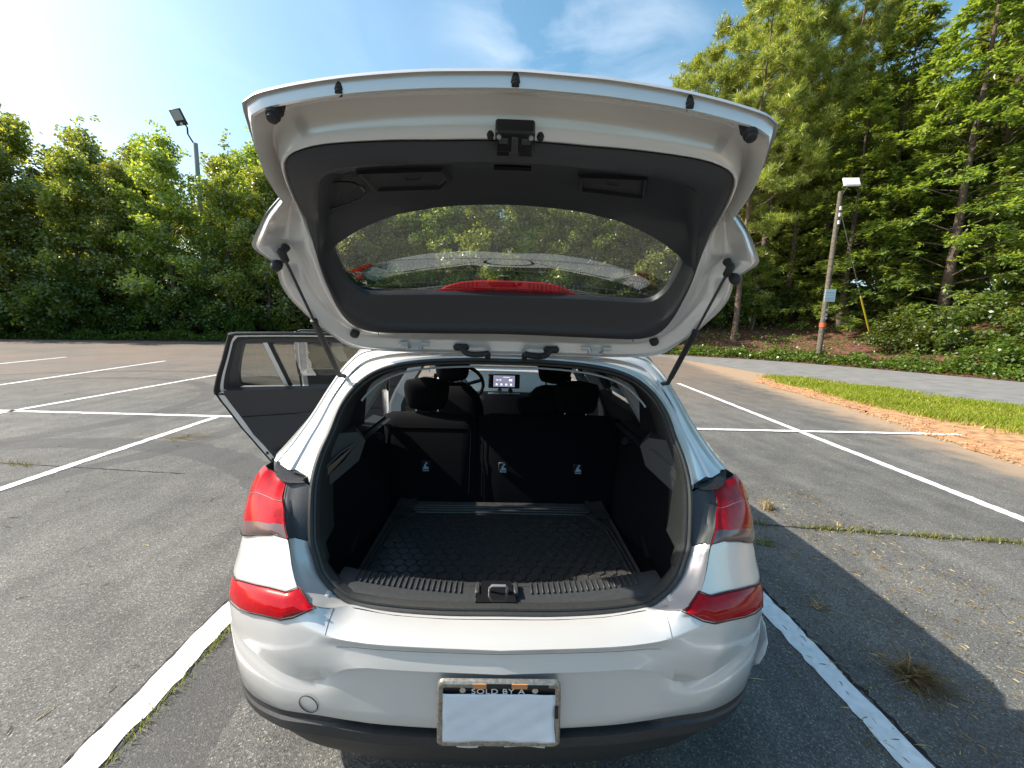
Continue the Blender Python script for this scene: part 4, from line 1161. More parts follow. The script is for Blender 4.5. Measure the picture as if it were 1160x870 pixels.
# lower valance
rows = []
slot = table([(0, .022), (.40, .022), (.47, .004), (.8975, .004)])
row(lambda x: bump_pt(x, z_bnd(x) - .001, .016))
row(lambda x: bump_pt(x, z_bnd(x) - .004, slot(x) + .004))
row(lambda x: bump_pt(x, z_bnd(x) - .022, slot(x)))
row(lambda x: bump_pt(x, z_bnd(x) - .028, -.004))
row(lambda x: bump_pt(x, z_vcr(x) + .006, -.008))
row(lambda x: bump_pt(x, z_vcr(x), -.002))
row(lambda x: bump_pt(x, z_vcr(x) - .012, .014))
row(lambda x: bump_pt(x, lerp(z_vcr(x), z_vbt(x), .6), .012))
row(lambda x: bump_pt(x, z_vbt(x), .01))
row(lambda x: bump_pt(x, z_vbt(x) - .015, .05))
row(lambda x: (x * .8, 1.45 + Dx(x) * .1, .19))
mb = MB(); mb.grid(rows)
build('lower_valance', mb, M['valance'], bumper, angle=30)
# fine moulding seam along the bumper, just below the crease
mb = MB()
mb.tube([Vector(bump_pt(x, z_seam(x), ins_seam(x) - .0002)) for x in [k * .04 - .40 for k in range(21)]] if False else
        [Vector((s_ * 1,) + face(abs(s_), .40, z_seam(abs(s_)), .012)[1:]) for s_ in [k * .04 - .44 for k in range(23)]], .0009, 5)
build('seam_line', mb, simple('seam_gap', (.16, .16, .155), .6), bumper)
for sgn in (-1, 1):
    mb = MB(); mb.tube([Vector((sgn * .47, blend(.47, t_ / 10)[1], blend(.47, t_ / 10)[2] + .0005)) for t_ in range(0, 11)], .0008, 5)
    build('panel_gap', mb, M['valance'], bumper)
# reflectors
def fill_loop(mb, loop, inner, mi=0):
    """loop of Vectors to an inner, raised copy, closed with a fan"""
    n = len(loop); c = sum(inner, Vector()) / n
    mb.add([*loop, *inner, c], [(i, (i + 1) % n, n + (i + 1) % n, n + i) for i in range(n)] + [(n + i, n + (i + 1) % n, 2 * n) for i in range(n)], mi)
for sgn in (-1, 1):
    lp = [(.885, .668), (.886, .683), (.872, .700), (.83, .709)] + [p for p in D['refl']] + [(.80, .655)]
    lp = [(.868, .645), (.884, .662), (.882, .682), (.86, .700), (.82, .712)] + D['refl'][:-1] + [(.745, .660), (.81, .645)]
    cx = sum(p[0] for p in lp) / len(lp)
    def rp(x, z, o): return Vector((sgn * x, Rs(x, z) + o, z))
    mb = MB()
    edge = [rp(x, z, -.001) for x, z in lp]
    k1 = [rp(x, z, -.012) for x, z in lp]
    # strip down the middle so the lens follows the curved bumper
    up = [(.868, .680), (.82, .699), (.7725, .715), (.72, .7255), (.66, .7345), (.604, .737), (.567, .752), (.525, .7205)]
    dn = [(.868, .656), (.82, .655), (.7725, .662), (.72, .6725), (.66, .6835), (.604, .688), (.567, .699), (.525, .7195)]
    rws = []
    for k in range(7):
        f = k / 6
        bul = .010 + .007 * math.sin(f * math.pi)
        rws.append([rp(lerp(a[0], b[0], f), lerp(a[1], b[1], f), -bul * (1 if a[0] < .75 else (.55 if a[0] < .85 else .25))) for a, b in zip(up, dn)])
    first = [rp(a[0] + .000, a[1] + .004, .004) for a in up]; last = [rp(a[0], a[1] - .004, .004) for a in dn]
    rws = [first] + rws + [last]
    rws = [[rp(.880, lerp(.680, .656, k / 8), .004)] + r + [rp(.510, .7205, .004)] for k, r in enumerate(rws)]
    mb.grid(rws)
    build('reflector', mb, M['refl'], bumper, angle=60)
    mb = MB()
    fr = [rp(a[0], a[1] + .007, -.004) for a in up] + [rp(.505, .7205, -.004)] + [rp(a[0], a[1] - .007, -.004) for a in reversed(dn)]
    mb.tube(fr, .0018, 6)
    build('reflector_surround', mb, M['valance'], bumper)
# towing eye cover
mb = MB()
ringp = []
for k in range(29):
    a = k * 2 * math.pi / 28
    x_, z_ = .524 + math.cos(a) * .027, .452 + math.sin(a) * .029
    ringp.append(Vector((-x_, Rs(x_, z_) - .0005, z_)))
mb.tube(ringp, .0014, 5, cap=False)
build('tow_cover_joint', mb, M['valance'], bumper)

# ---- number plate --------------------------------------------------
tl, tr = Vector((-.161, .908, .586)), Vector((.159, .908, .584))
bl, br = Vector((-.166, .926, .370)), Vector((.168, .926, .368))
def pl(u, v, o=0.0):
    a = tl.lerp(tr, u); b = bl.lerp(br, u); p = a.lerp(b, v)
    return p + Vector((0, -1, -.08)).normalized() * o
plate = thing('number_plate', None, None, (0, .92, .48)); plate.parent = CAR
plate.location = (0, .92 - 3.05, .48)
for k in ('label', 'category'):
    if k in plate: del plate[k]
mb = MB(); mb.grid([[pl(u, v, .001) for u in (.02, .98)] for v in (.03, .97)]); mb.grid([[pl(u, v, -.006) for u in (.02, .98)] for v in (.03, .97)])
build('plate_board', mb, M['plate_black'], plate, smooth=False)
def rrect(u0, v0, u1, v1, ru, rv, o):
    pts = []
    for cx, cy, a0 in ((u1 - ru, v0 + rv, -90), (u1 - ru, v1 - rv, 0), (u0 + ru, v1 - rv, 90), (u0 + ru, v0 + rv, 180)):
        for k in range(6):
            a = rad(a0 + k * 18); pts.append(pl(cx + ru * math.cos(a), cy + rv * math.sin(a), o))
    return pts
mb = MB()
mb.grid([rrect(0, 0, 1, 1, .05, .08, -.004), rrect(0, 0, 1, 1, .05, .08, .005), rrect(.012, .02, .988, .98, .045, .07, .009), rrect(.03, .05, .97, .95, .03, .05, .009),
         rrect(.045, .085, .955, .92, .02, .03, .006), rrect(.045, .085, .955, .92, .02, .03, .0)], closed=True)
build('plate_frame', mb, M['frame_metal'], plate)
def quad_on(mb, u0, v0, u1, v1, o, mi=0):
    a = [pl(u0, v0, o), pl(u1, v0, o), pl(u1, v1, o), pl(u0, v1, o)]
    mb.prism(a, Vector((0, .002, 0)), mi)
for u0, u1 in ((.29, .395), (.60, .725)):
    mb = MB(); quad_on(mb, u0, .008, u1, .075, .0108); build('sticker', mb, M['copper'], plate, smooth=False)
mb = MB(); quad_on(mb, .397, .012, .598, .072, .0102); quad_on(mb, .73, .02, .90, .072, .0102); quad_on(mb, .953, .34, .982, .53, .0104)
build('dark_sticker', mb, M['plate_black'], plate, smooth=False)
for u in (.205, .79):
    c = pl(u, .118, .002); mb = MB(); mb.tube([c, c + Vector((0, -.006, 0))], .008, 12); build('screw', mb, M['chrome'], plate)
tcu = bpy.data.curves.new('plate_lettering', 'FONT'); tcu.body = 'SOLD BY A'; tcu.size = .0235; tcu.align_x = 'CENTER'; tcu.extrude = .0004; tcu.space_character = 1.1
tmp = bpy.data.objects.new('plate_lettering_curve', tcu)
COL.objects.link(tmp)
bpy.context.view_layer.update()
me = bpy.data.meshes.new_from_object(tmp.evaluated_get(bpy.context.evaluated_depsgraph_get()))
bpy.data.objects.remove(tmp)
me.materials.clear(); me.materials.append(M['letter'])
let = bpy.data.objects.new('plate_lettering', me); COL.objects.link(let); let.parent = plate
let.location = pl(.49, .172, .0065) - Vector((0, .92, .48)); let.rotation_euler = (rad(95), 0, 0); let.scale = (1.12, 1, 1)
# paper over the plate
def paper_pt(u, v):
    o = .0062 + .0012 * math.sin(u * 9 + v * 4) * math.sin(v * 5) + .0006 * math.sin(u * 23 + v * 17)
    if u > .82 and v > .62:
        o += .010 * ((u - .82) / .18) * ((v - .62) / .38)
    return pl(lerp(.045, .955, u) + .004 * math.sin(v * 8) * u, lerp(.172, .93, v) + .006 * math.sin(u * 5 + 1) * (1 - v) + .016 * u * (1 - v) - (.06 * max(0, (u - .86) / .14) * max(0, (v - .8) / .2)), o)
mb = MB(); mb.grid([[paper_pt(u / 30, v / 18) for u in range(31)] for v in range(19)])
mb.grid([[pl(lerp(.16, .88, u / 14), vv + .012 * math.sin(u * .5), -.0005 + .0012 * math.sin(u)) for u in range(15)] for vv in (.93, .99, 1.055)])
o = build('paper_sheet', mb, M['paper']); tag(o, 'blank white paper sheet covering the number plate inside its metal frame', 'paper')
sd = o.modifiers.new('thickness', 'SOLIDIFY'); sd.thickness = .0006

# ---- body frame round the opening ----------------------------------
seal = crom([p for p in D['seal']], 120)                      # from top centre out and down to bottom centre
i_low = min(range(120), key=lambda i: abs(seal[i].z - .985) if seal[i].x > .5 else 9)
i_lamp = min(range(120), key=lambda i: abs(seal[i].z - .857) if seal[i].x > .5 else 9)
up_seal = crom([tuple(p) for p in seal[:i_low + 1]], 70)
outer = crom([(0, 1.565, 1.412), (.305, 1.575, 1.407), (.47, 1.595, 1.398), (.552, 1.615, 1.388), (.598, 1.62, 1.37), (.643, 1.59, 1.32), (.688, 1.548, 1.24), (.732, 1.48, 1.14), (.772, 1.41, 1.06), (.803, 1.355, 1.012)], 70)
mb = MB()
for sgn in (1, -1):
    rws = []
    for f_, d_ in ((0, .006), (.0, -.006), (.10, -.004), (.16, .012), (.40, .013), (.46, .011), (.52, -.004), (.56, -.007), (.78, -.007), (.83, .003), (.88, .003), (.91, -.005), (.97, -.006), (1.0, .004)):
        r_ = []
        for a, b in zip(up_seal, outer):
            p = a.lerp(b, f_)
            r_.append((sgn * p.x, p.y + d_, p.z))
        rws.append(r_)
    r_ = []
    for b in outer: r_.append((sgn * max(b.x, min(Wz(b.z), b.x + .03)), b.y + .05, b.z + (.012 if b.x < .56 else 0)))
    rws.append(r_)
    r_ = []
    for b in outer:
        k = min(1, max(0, (b.x - .56) / .05))
        r_.append((sgn * lerp(b.x, max(b.x, Wz(b.z)), k), lerp(1.68, lerp(1.87, 2.03, min(1, max(0, (b.z - 1.0) / .4))), k), lerp(b.z + .022, b.z + .004, k)))
    rws.append(r_)
    mb.grid(rws)
build('body_rear_frame', mb, M['paint'], CAR, angle=35)
# roof
mb = MB()
roofz = stable([(1.6, 1.423), (1.9, 1.440), (2.3, 1.452), (2.8, 1.456), (3.2, 1.444), (3.55, 1.412)])
rws = []
for y in (1.655, 1.8, 2.0, 2.3, 2.6, 2.9, 3.2, 3.4, 3.55):
    w = .60 + .02 * math.sin((y - 1.6) / 2 * 3.14)
    rws.append([(w * s_, y + (0.04 * (1 - s_ * s_) if y > 3.4 else 0), roofz(y) - .012 * s_ * s_ - .04 * abs(s_) ** 6) for s_ in [k / 10 for k in range(-10, 11)]])
mb.grid(rws)
for sgn in (-1, 1):
    mb.grid([[(sgn * (.60 + .02 * math.sin((y - 1.6) / 2 * 3.14)), y, roofz(y) - .052) for y in (1.655, 1.8, 2.0, 2.3, 2.6, 2.9, 3.2, 3.4, 3.55)],
             [(sgn * .645, y, roofz(y) - .09) for y in (1.655, 1.8, 2.0, 2.3, 2.6, 2.9, 3.2, 3.4, 3.55)]])
build('roof', mb, M['paint'], CAR)
mb = MB()
mb.grid([[(.60 * s_, y, roofz(y) - .05 - .03 * s_ * s_) for s_ in [k / 6 for k in range(-6, 7)]] for y in (1.61, 1.8, 2.2, 2.8, 3.2, 3.5)])
build('headliner', mb, M['headliner'], CAR)
# opening flange inside the painted frame, black rubber seal
mb = MB()
full = [Vector((-p.x, p.y, p.z)) for p in reversed(seal[1:])] + seal      # bottom centre - left - top - right
ctr = Vector((0, 0, 1.03))
def inw(p, d):
    q = Vector((p.x, 0, p.z)); v = (ctr - q); v.x *= 1.0
    # push mostly along the local inward normal
    return v
N = len(full)
nin = []
for i in range(N):
    a, b = full[max(i - 2, 0)], full[min(i + 2, N - 1)]
    tn = Vector((b.x - a.x, 0, b.z - a.z)).normalized()
    n2 = Vector((tn.z, 0, -tn.x))
    if n2.dot(Vector((full[i].x, 0, full[i].z)) - ctr) > 0: n2 = -n2
    nin.append(n2)
loops = []
for d_, y_ in ((0.0, .006), (0.0, -.006), (.004, -.011), (.010, -.012), (.014, -.008), (.016, -.002), (.018, -.004), (.023, -.002), (.026, .008), (.027, .02)):
    loops.append([full[i] + nin[i] * d_ + Vector((0, y_, 0)) for i in range(N)])
mb.grid(loops)
build('opening_seal', mb, M['seal'], CAR)
# inner lining behind the seal (plastic surround)
loops = []
for d_, y_ in ((.026, .012), (.029, .03), (.031, .07), (.026, .12)):
    loops.append([full[i] + nin[i] * (d_ if full[i].z > .76 else d_ * .6) + Vector((0, y_ * (1.0 if full[i].z > .8 else .35), 0)) for i in range(N)])
mb = MB(); mb.grid(loops)
build('opening_lining', mb, M['lining'], CAR)
# light edge strip of the headliner at the top of the opening
mb = MB()
st = [p for i, p in enumerate(full) if p.z > 1.24]
mb.tube([p + Vector((-p.x * .075, .015, -.036)) for p in st], .004, 6)
build('headliner_edge', mb, M['grey_trim'], CAR)

# gutter between seal and lamps: black above, painted below
low = seal[i_low:]                                             # z .985 down to bottom centre
ie = [(.7009, .985), (.6967, .947), (.673, .916), (.658, .889), (.632, .857), (.605, .80), (.583, .765), (.56, .742), (.515, .722), (.48, .704), (.42, .686), (.31, .675), (.16, .671), (0, .672)]
ie3 = crom([(x, (Rs(x, z) if x > .5 else lerp(Fl(x, z) - .028, Rs(x, z), min(1, max(0, (x - .44) / .07)))), z) for x, z in ie], 90)
lo3 = crom([tuple(p) for p in low], 90)
for name, lo_z, hi_z, mt in (('lamp_gutter', .852, 2, M['trim2']), ('opening_sill', 0, .858, M['paint'])):
    for sgn in (1, -1):
        if sgn > 0 or name == 'lamp_gutter': mb = MB()
        idx = [i for i in range(90) if lo_z <= ie3[i].z < hi_z]
        rws = []
        for f_, d_ in ((0, .004), (.25, .002), (.5, .004), (.72, .008), (.80, .004), (.90, .002), (.985, .003), (1.0, .001)):
            if name == 'opening_sill' : d_ = {0: .004, .25: .004, .5: .006, .72: .008, .80: .012, .90: .012, .985: .012, 1.0: .003}[f_]
            r_ = []
            for i in idx:
                a, b = lo3[i], ie3[i]
                p = a.lerp(b, f_)
                y = lerp(a.y, b.y, f_ ** 2.2 if name == 'lamp_gutter' else f_ ** 1.3) + d_
                r_.append((sgn * p.x, y, p.z))
            rws.append(r_)
        mb.grid(rws)
        if sgn < 0 or name == 'lamp_gutter': build(name, mb, mt, CAR, angle=35)
for sgn in (-1, 1):      # round rubber stops on the sill
    c = Vector((sgn * .508, 1.055, .699))
    mb = MB(); mb.tube([c + Vector((0, .02, 0)), c + Vector((0, -.004, .0)), c + Vector((0, -.009, .001))], [.016, .016, .009], 18)
    build('sill_stop', mb, M['jamb'], CAR)
# upper lamp shelf (black plate between the pillar foot and the lamp)
for sgn in (-1, 1):
    fr_ = ((-.03, .0), (.10, -.004), (.16, .012), (.42, .012), (.50, .006), (.56, .0), (.80, -.004), (.90, -.002), (1.0, .004))
    A_ = [up_seal[-1].lerp(outer[-1], f_) + Vector((0, d_ + .001, .002)) for f_, d_ in fr_]
    B_ = [p + Vector((0, -.004, -.006)) for p in A_]
    g0 = lo3[0]
    C_ = crom([(g0.x, g0.y + .004, g0.z), (.655, 1.215, .984), (.7009, 1.224, .983), (.735, 1.245, .992), (.768, 1.29, 1.0), (.80, 1.348, 1.008)], len(A_))
    mid_ = [a.lerp(c, .5) + Vector((0, .006, .005)) for a, c in zip(B_, C_)]
    D_ = [p + Vector((0, .03, -.02)) for p in C_]
    mb = MB(); mb.grid([[(sgn * p.x, p.y, p.z) for p in r_] for r_ in (A_, B_, mid_, C_, D_)])
    build('lamp_shelf', mb, M['trim'], CAR, angle=50)

# ---- tail lamps ------------------------------------------------------
def lens_top(x): return table([(.70, .985), (.735, .994), (.765, 1.001), (.80, 1.010), (.85, 1.0), (.9, .985)])(x)
def lens_bot(x): return table([(.632, .857), (.69, .855), (.76, .838), (.83, .81), (.87, .805), (.9, .81)])(x)
in_x = stable([(.857, .632), (.889, .658), (.916, .6728), (.947, .6967), (.985, .7009), (1.0, .735), (1.01, .78)])
for sgn in (-1, 1):
    lamp = thing('tail_lamp', None, None); lamp.parent = CAR
    lamp.location = Vector((sgn * .75, 1.2, .86)) - Vector((0, 3.05, 0))
    for k in ('label', 'category'):
        if k in lamp: del lamp[k]
    NT, NU = 18, 26
    rws = []
    for i in range(NT + 1):
        t_ = i / NT
        r_ = []
        for j in range(NU + 1):
            u = j / NU
            zi = lerp(.857, .985, t_); xi = in_x(zi)
            xo = lerp(.889, .806, t_ ** 2.2)
            x = lerp(xi, xo, u ** .8)
            zb, zt = lens_bot(x), lens_top(x)
            if x < .70: zt = .985; zb = .857
            z = lerp(zb, zt, t_)
            zz = min(z, .97)
            xx = min(x, Wz(z) - .0015) if u > .5 else x
            s_ = x / .8955
            y = Bz(z) + Dx(min(.8975, x * lerp(.8975 / max(Wz(z), .80), 1.0, min(1, u * 1.4)))) - .010 * math.sin(min(1, u * 6) * 1.57) * math.sin(min(1, (1 - t_) * 8) * 1.57) * math.sin(min(1, t_ * 8 + .15) * 1.57)
            r_.append((sgn * min(x, Wz(z) + .002), y, z))
        rws.append(r_)
    def zone(i, j):
        t_, u = (i + .5) / NT, (j + .5) / NU
        if t_ < .22: return 2
        if t_ < .245: return 3
        if sgn > 0 and u > .45 and t_ < .245 + .22 * (u - .45) / .55: return 4
        if t_ < .66 + .05 * u: return 0
        return 1
    mb = MB(); mb.grid(rws, mfun=zone)
    tmb = {}
    for mi, nm, mt in ((1, 'upper_lens', M['lamp_dark'] if sgn > 0 else M['lamp_red']), (0, 'brake_lens', M['lamp_red']), (2, 'clear_lens', M['lamp_clear']), (3, 'lens_divider', M['lamp_pink']), (4, 'amber_lens', M['lamp_amber'])):
        fs = [f for f, q in zip(mb.f, mb.m) if q == mi]
        if not fs: continue
        used = sorted({i for f in fs for i in f}); mp = {i: k for k, i in enumerate(used)}
        m2 = MB(); m2.add([mb.v[i] for i in used], [tuple(mp[i] for i in f) for f in fs])
        build(nm, m2, mt, lamp, angle=60)
    mb = MB(); mb.tube([Vector(p) + Vector((0, -.0006, 0)) for p in rws[int(NT * .66)]], .0014, 5); build('light_guide', mb, M['lamp_pink'], lamp)
    mb = MB(); mb.tube([Vector(p) for p in rws[0]], .0022, 5); mb.tube([Vector(p) for p in rws[-1][:int(NU * .9)]], .0018, 5); build('lamp_surround', mb, M['gloss'], lamp)
    # pale inner edge line
    mb = MB(); mb.tube([Vector((sgn * (in_x(z) - .001), Rs(in_x(z), z) - .006, z)) for z in [lerp(.857, .99, k / 16) for k in range(17)]], .0016, 6)
    build('lens_edge', mb, M['lamp_dark'], lamp)

# ---- quarter panels, sills, front wings ------------------------------
RW, FW, AR = 1.78, 4.43, .345
def arch(y, base=.26):
    z = base
    for c in (RW, FW):
        if abs(y - c) < AR: z = max(z, .32 + math.sqrt(AR * AR - (y - c) ** 2))
    return z
edge_top = table([(1.43, .985), (1.6, .99), (1.87, 1.0), (1.92, .90), (1.98, .80), (2.04, .70), (2.09, .58), (2.13, .45), (2.2, .33)])
for sgn in (-1, 1):
    mb = MB()
    rws = []
    ys = [1.34, 1.39, 1.44, 1.47, 1.5, 1.54, 1.58, 1.62, 1.66, 1.7, 1.74, 1.78, 1.82, 1.86, 1.9, 1.94, 1.98, 2.02, 2.06, 2.1, 2.118, 2.13]
    for y in ys:
        zb, zt = arch(y), edge_top(y)
        if y < 1.435: zb = .32
        zb = min(zb, zt - .01)
        rws.append([(sgn * (Wz(lerp(zb, zt, k / 12)) - .003 * (k == 0)), y, lerp(zb, zt, k / 12)) for k in range(13)])
    mb.grid(rws)
    # wheel arch lip
    mb.grid([[(sgn * (Wz(.32 + AR * math.sin(a)) - .004), RW + AR * math.cos(a), .32 + AR * math.sin(a)) for a in [k * math.pi / 20 for k in range(21)]],
             [(sgn * .70, RW + (AR) * math.cos(a), .32 + (AR) * math.sin(a)) for a in [k * math.pi / 20 for k in range(21)]]])
    # sill
    mb.grid([[(sgn * .86, y, .33) for y in (2.12, 3.0, 4.1)], [(sgn * .875, y, .26) for y in (2.12, 3.0, 4.1)], [(sgn * .83, y, .20) for y in (2.12, 3.0, 4.1)], [(sgn * .6, y, .19) for y in (2.12, 3.0, 4.1)]])
    mb.grid([[(sgn * .86, y, .33) for y in (2.12, 3.0, 4.1)], [(sgn * .72, y, .36) for y in (2.12, 3.0, 4.1)]])
    build('quarter_panel', mb, M['paint'], CAR)
# door apertures: rear jamb, B pillar, A pillar
for sgn in (-1, 1):
    mb = MB()
    ap = [(2.14, .33), (2.1, .58), (2.03, .70), (1.95, .84), (1.89, .95), (1.88, 1.0), (2.04, 1.385)]
    mb.grid([[(sgn * (Wz(z) - .006), y, z) for y, z in ap], [(sgn * (Wz(z) - .11), y + .02, z) for y, z in ap], [(sgn * (Wz(z) - .12), y + .07, z) for y, z in ap]])
    build('door_jamb', mb, M['jamb'], CAR, angle=35); mb = MB()
    for y0, y1 in ((2.90, 3.02),):
        zz = [.33, .6, .9, 1.0, 1.15, 1.3, 1.385]
        mb.grid([[(sgn * (Wz(z) - .03), y0, z) for z in zz], [(sgn * (Wz(z) - .02), y1, z) for z in zz]])
        mb.grid([[(sgn * (Wz(z) - .03), y0, z) for z in zz], [(sgn * (Wz(z) - .12), y0 + .01, z) for z in zz]])
        mb.grid([[(sgn * (Wz(z) - .02), y1, z) for z in zz], [(sgn * (Wz(z) - .12), y1 - .01, z) for z in zz]])
    build('centre_pillar', mb, M['jamb'], CAR, angle=35); mb = MB()
    A = [(3.50, 1.40), (3.9, 1.22), (4.3, 1.03)]
    mb.grid([[(sgn * (Wz(z) - .02), y, z) for y, z in A], [(sgn * (Wz(z) - .0), y + .02, z - .06) for y, z in A], [(sgn * (Wz(z) - .09), y + .05, z - .05) for y, z in A], [(sgn * (Wz(z) - .09), y, z) for y, z in A]])
    build('front_pillar', mb, M['jamb'], CAR, angle=35)
for sgn in (-1, 1):
    mb = MB()
    zz = [.33, .6, .9, 1.0, 1.15, 1.3, 1.39]
    mb.grid([[(sgn * (Wz(z) - .125), 2.88, z) for z in zz], [(sgn * (Wz(z) - .125), 3.04, z) for z in zz]])
    mb.grid([[(sgn * (Wz(z) - .125), 2.88, z) for z in zz], [(sgn * (Wz(z) - .05), 2.89, z) for z in zz]])
    build('pillar_trim', mb, M['grey_trim'], CAR, angle=35)
# front: bonnet, wings, nose
mb = MB()
bon = stable([(4.38, .985), (4.6, .955), (4.9, .89), (5.1, .80), (5.18, .72)])
mb.grid([[(s_ * (.80 - .10 * max(0, (y - 4.7)) / .5), y - .10 * s_ * s_ * (y > 5.0), bon(y) - .03 * s_ * s_ - .05 * abs(s_) ** 8) for s_ in [k / 8 for k in range(-8, 9)]] for y in (4.36, 4.5, 4.7, 4.9, 5.05, 5.15, 5.19)])
build('bonnet', mb, M['paint'], CAR)
for sgn in (-1, 1):
    mb = MB()
    rws = []
    for y in [4.02, 4.06, 4.10] + [FW + AR * math.sin(k * .2618) for k in range(-6, 7)] + [4.85, 5.0, 5.1]:
        zb = arch(y, .24); zt = min(bon(max(y, 4.38)) - .07, .97)
        k2 = max(0, (y - 4.75) / .4)
        rws.append([(sgn * (Wz(lerp(zb, zt, k / 8)) - .16 * k2 ** 2), y, lerp(zb, zt, k / 8)) for k in range(9)])
    mb.grid(rws)
    build('front_wing', mb, M['paint'], CAR)
mb = MB()
rws = []
for z, d_ in ((.20, .02), (.30, -.03), (.45, -.05), (.58, -.045), (.66, -.02), (.71, .02)):
    rws.append([(s_ * (.76 if abs(s_) < .99 else .78), 5.22 + d_ * -1 - .02 - .17 * abs(s_) ** 3, z) for s_ in [k / 10 for k in range(-10, 11)]])
mb.grid(rws)
fb = build('front_bumper', mb, M['paint'], CAR)
mb = MB(); mb.grid([[(s_ * .42, 5.26 - .05 * abs(s_) ** 2, z) for s_ in [k / 6 for k in range(-6, 7)]] for z in (.38, .62)])
build('grille', mb, M['gloss'], fb)
for sgn in (-1, 1):
    mb = MB(); mb.grid([[(sgn * (.44 + .32 * k / 6), 5.245 - .03 - .19 * (k / 6) ** 2.2, lerp(.62, .66, k / 6) + dz) for k in range(7)] for dz in (0, .05, .10)])
    build('headlamp', mb, simple('headlamp_lens', (.5, .52, .55), .05, .3, 1), CAR)

# ---- wheels ------------------------------------------------------------
def wheel(x, y):
    w = thing('wheel', None, None); w.parent = CAR; w.location = Vector((x, y, .32)) - Vector((0, 3.05, 0))
    for k in ('label', 'category'):
        if k in w: del w[k]
    s = 1 if x > 0 else -1; c = Vector((x, y, .32))
    mb = MB()
    prof = [(.20, -.09), (.27, -.105), (.31, -.10), (.32, -.06), (.322, 0), (.32, .06), (.31, .10), (.27, .105), (.20, .09)]
    mb.grid([[c + Vector((s * o_, r_ * math.cos(a), r_ * math.sin(a))) for a in [k * 2 * math.pi / 36 for k in range(36)]] for r_, o_ in prof], closed=True)
    build('tyre', mb, M['tyre'], w)
    mb = MB()
    mb.grid([[c + Vector((s * o_, r_ * math.cos(a), r_ * math.sin(a))) for a in [k * 2 * math.pi / 36 for k in range(36)]] for r_, o_ in ((.215, .095), (.205, .085), (.195, .02), (.05, .02), (.001, .02))], closed=True)
    for k in range(5):
        a = k * 2 * math.pi / 5; d = Vector((0, math.cos(a), math.sin(a))); e = Vector((0, -math.sin(a), math.cos(a)))
        for q in (-.022, .022):
            mb.prism([c + Vector((s * .07, 0, 0)) + d * .03 + e * (q * .8 - .012), c + Vector((s * .07, 0, 0)) + d * .03 + e * (q * .8 + .012), c + Vector((s * .085, 0, 0)) + d * .205 + e * (q * 2 + .012), c + Vector((s * .085, 0, 0)) + d * .205 + e * (q * 2 - .012)], Vector((-s * .03, 0, 0)))
    build('rim', mb, M['rim'], w, angle=30)
for x in (-.775, .775):
    for y in (RW, FW): wheel(x, y)
mb = MB(); mb.box((0, 3.1, .255), (1.30, 3.3, .09)); mb.box((0, 1.42, .36), (1.0, .3, .16))
for sgn in (-1, 1):
    for cy in (RW, FW):
        mb.grid([[(sgn * .90 if False else sgn * .86, cy + .36 * math.cos(a), .32 + .36 * math.sin(a)) for a in [k * math.pi / 14 for k in range(15)]],
                 [(sgn * .60, cy + .36 * math.cos(a), .32 + .36 * math.sin(a)) for a in [k * math.pi / 14 for k in range(15)]]])
build('underbody', mb, M['dark'], CAR)

# ---- interior ------------------------------------------------------------
mb = MB()
mb.box((0, 2.75, .31), (1.46, 2.9, .04)); mb.box((0, 1.55, .545), (1.30, .86, .03)); mb.box((0, 1.98, .43), (1.3, .03, .24))
mb.grid([[(x, 1.135, .69), (x, 1.14, .56)] for x in (-.6, .6)])
mb.box((0, 4.32, .62), (1.5, .04, .66))
build('floor_carpet', mb, M['carpet'], CAR, smooth=False)
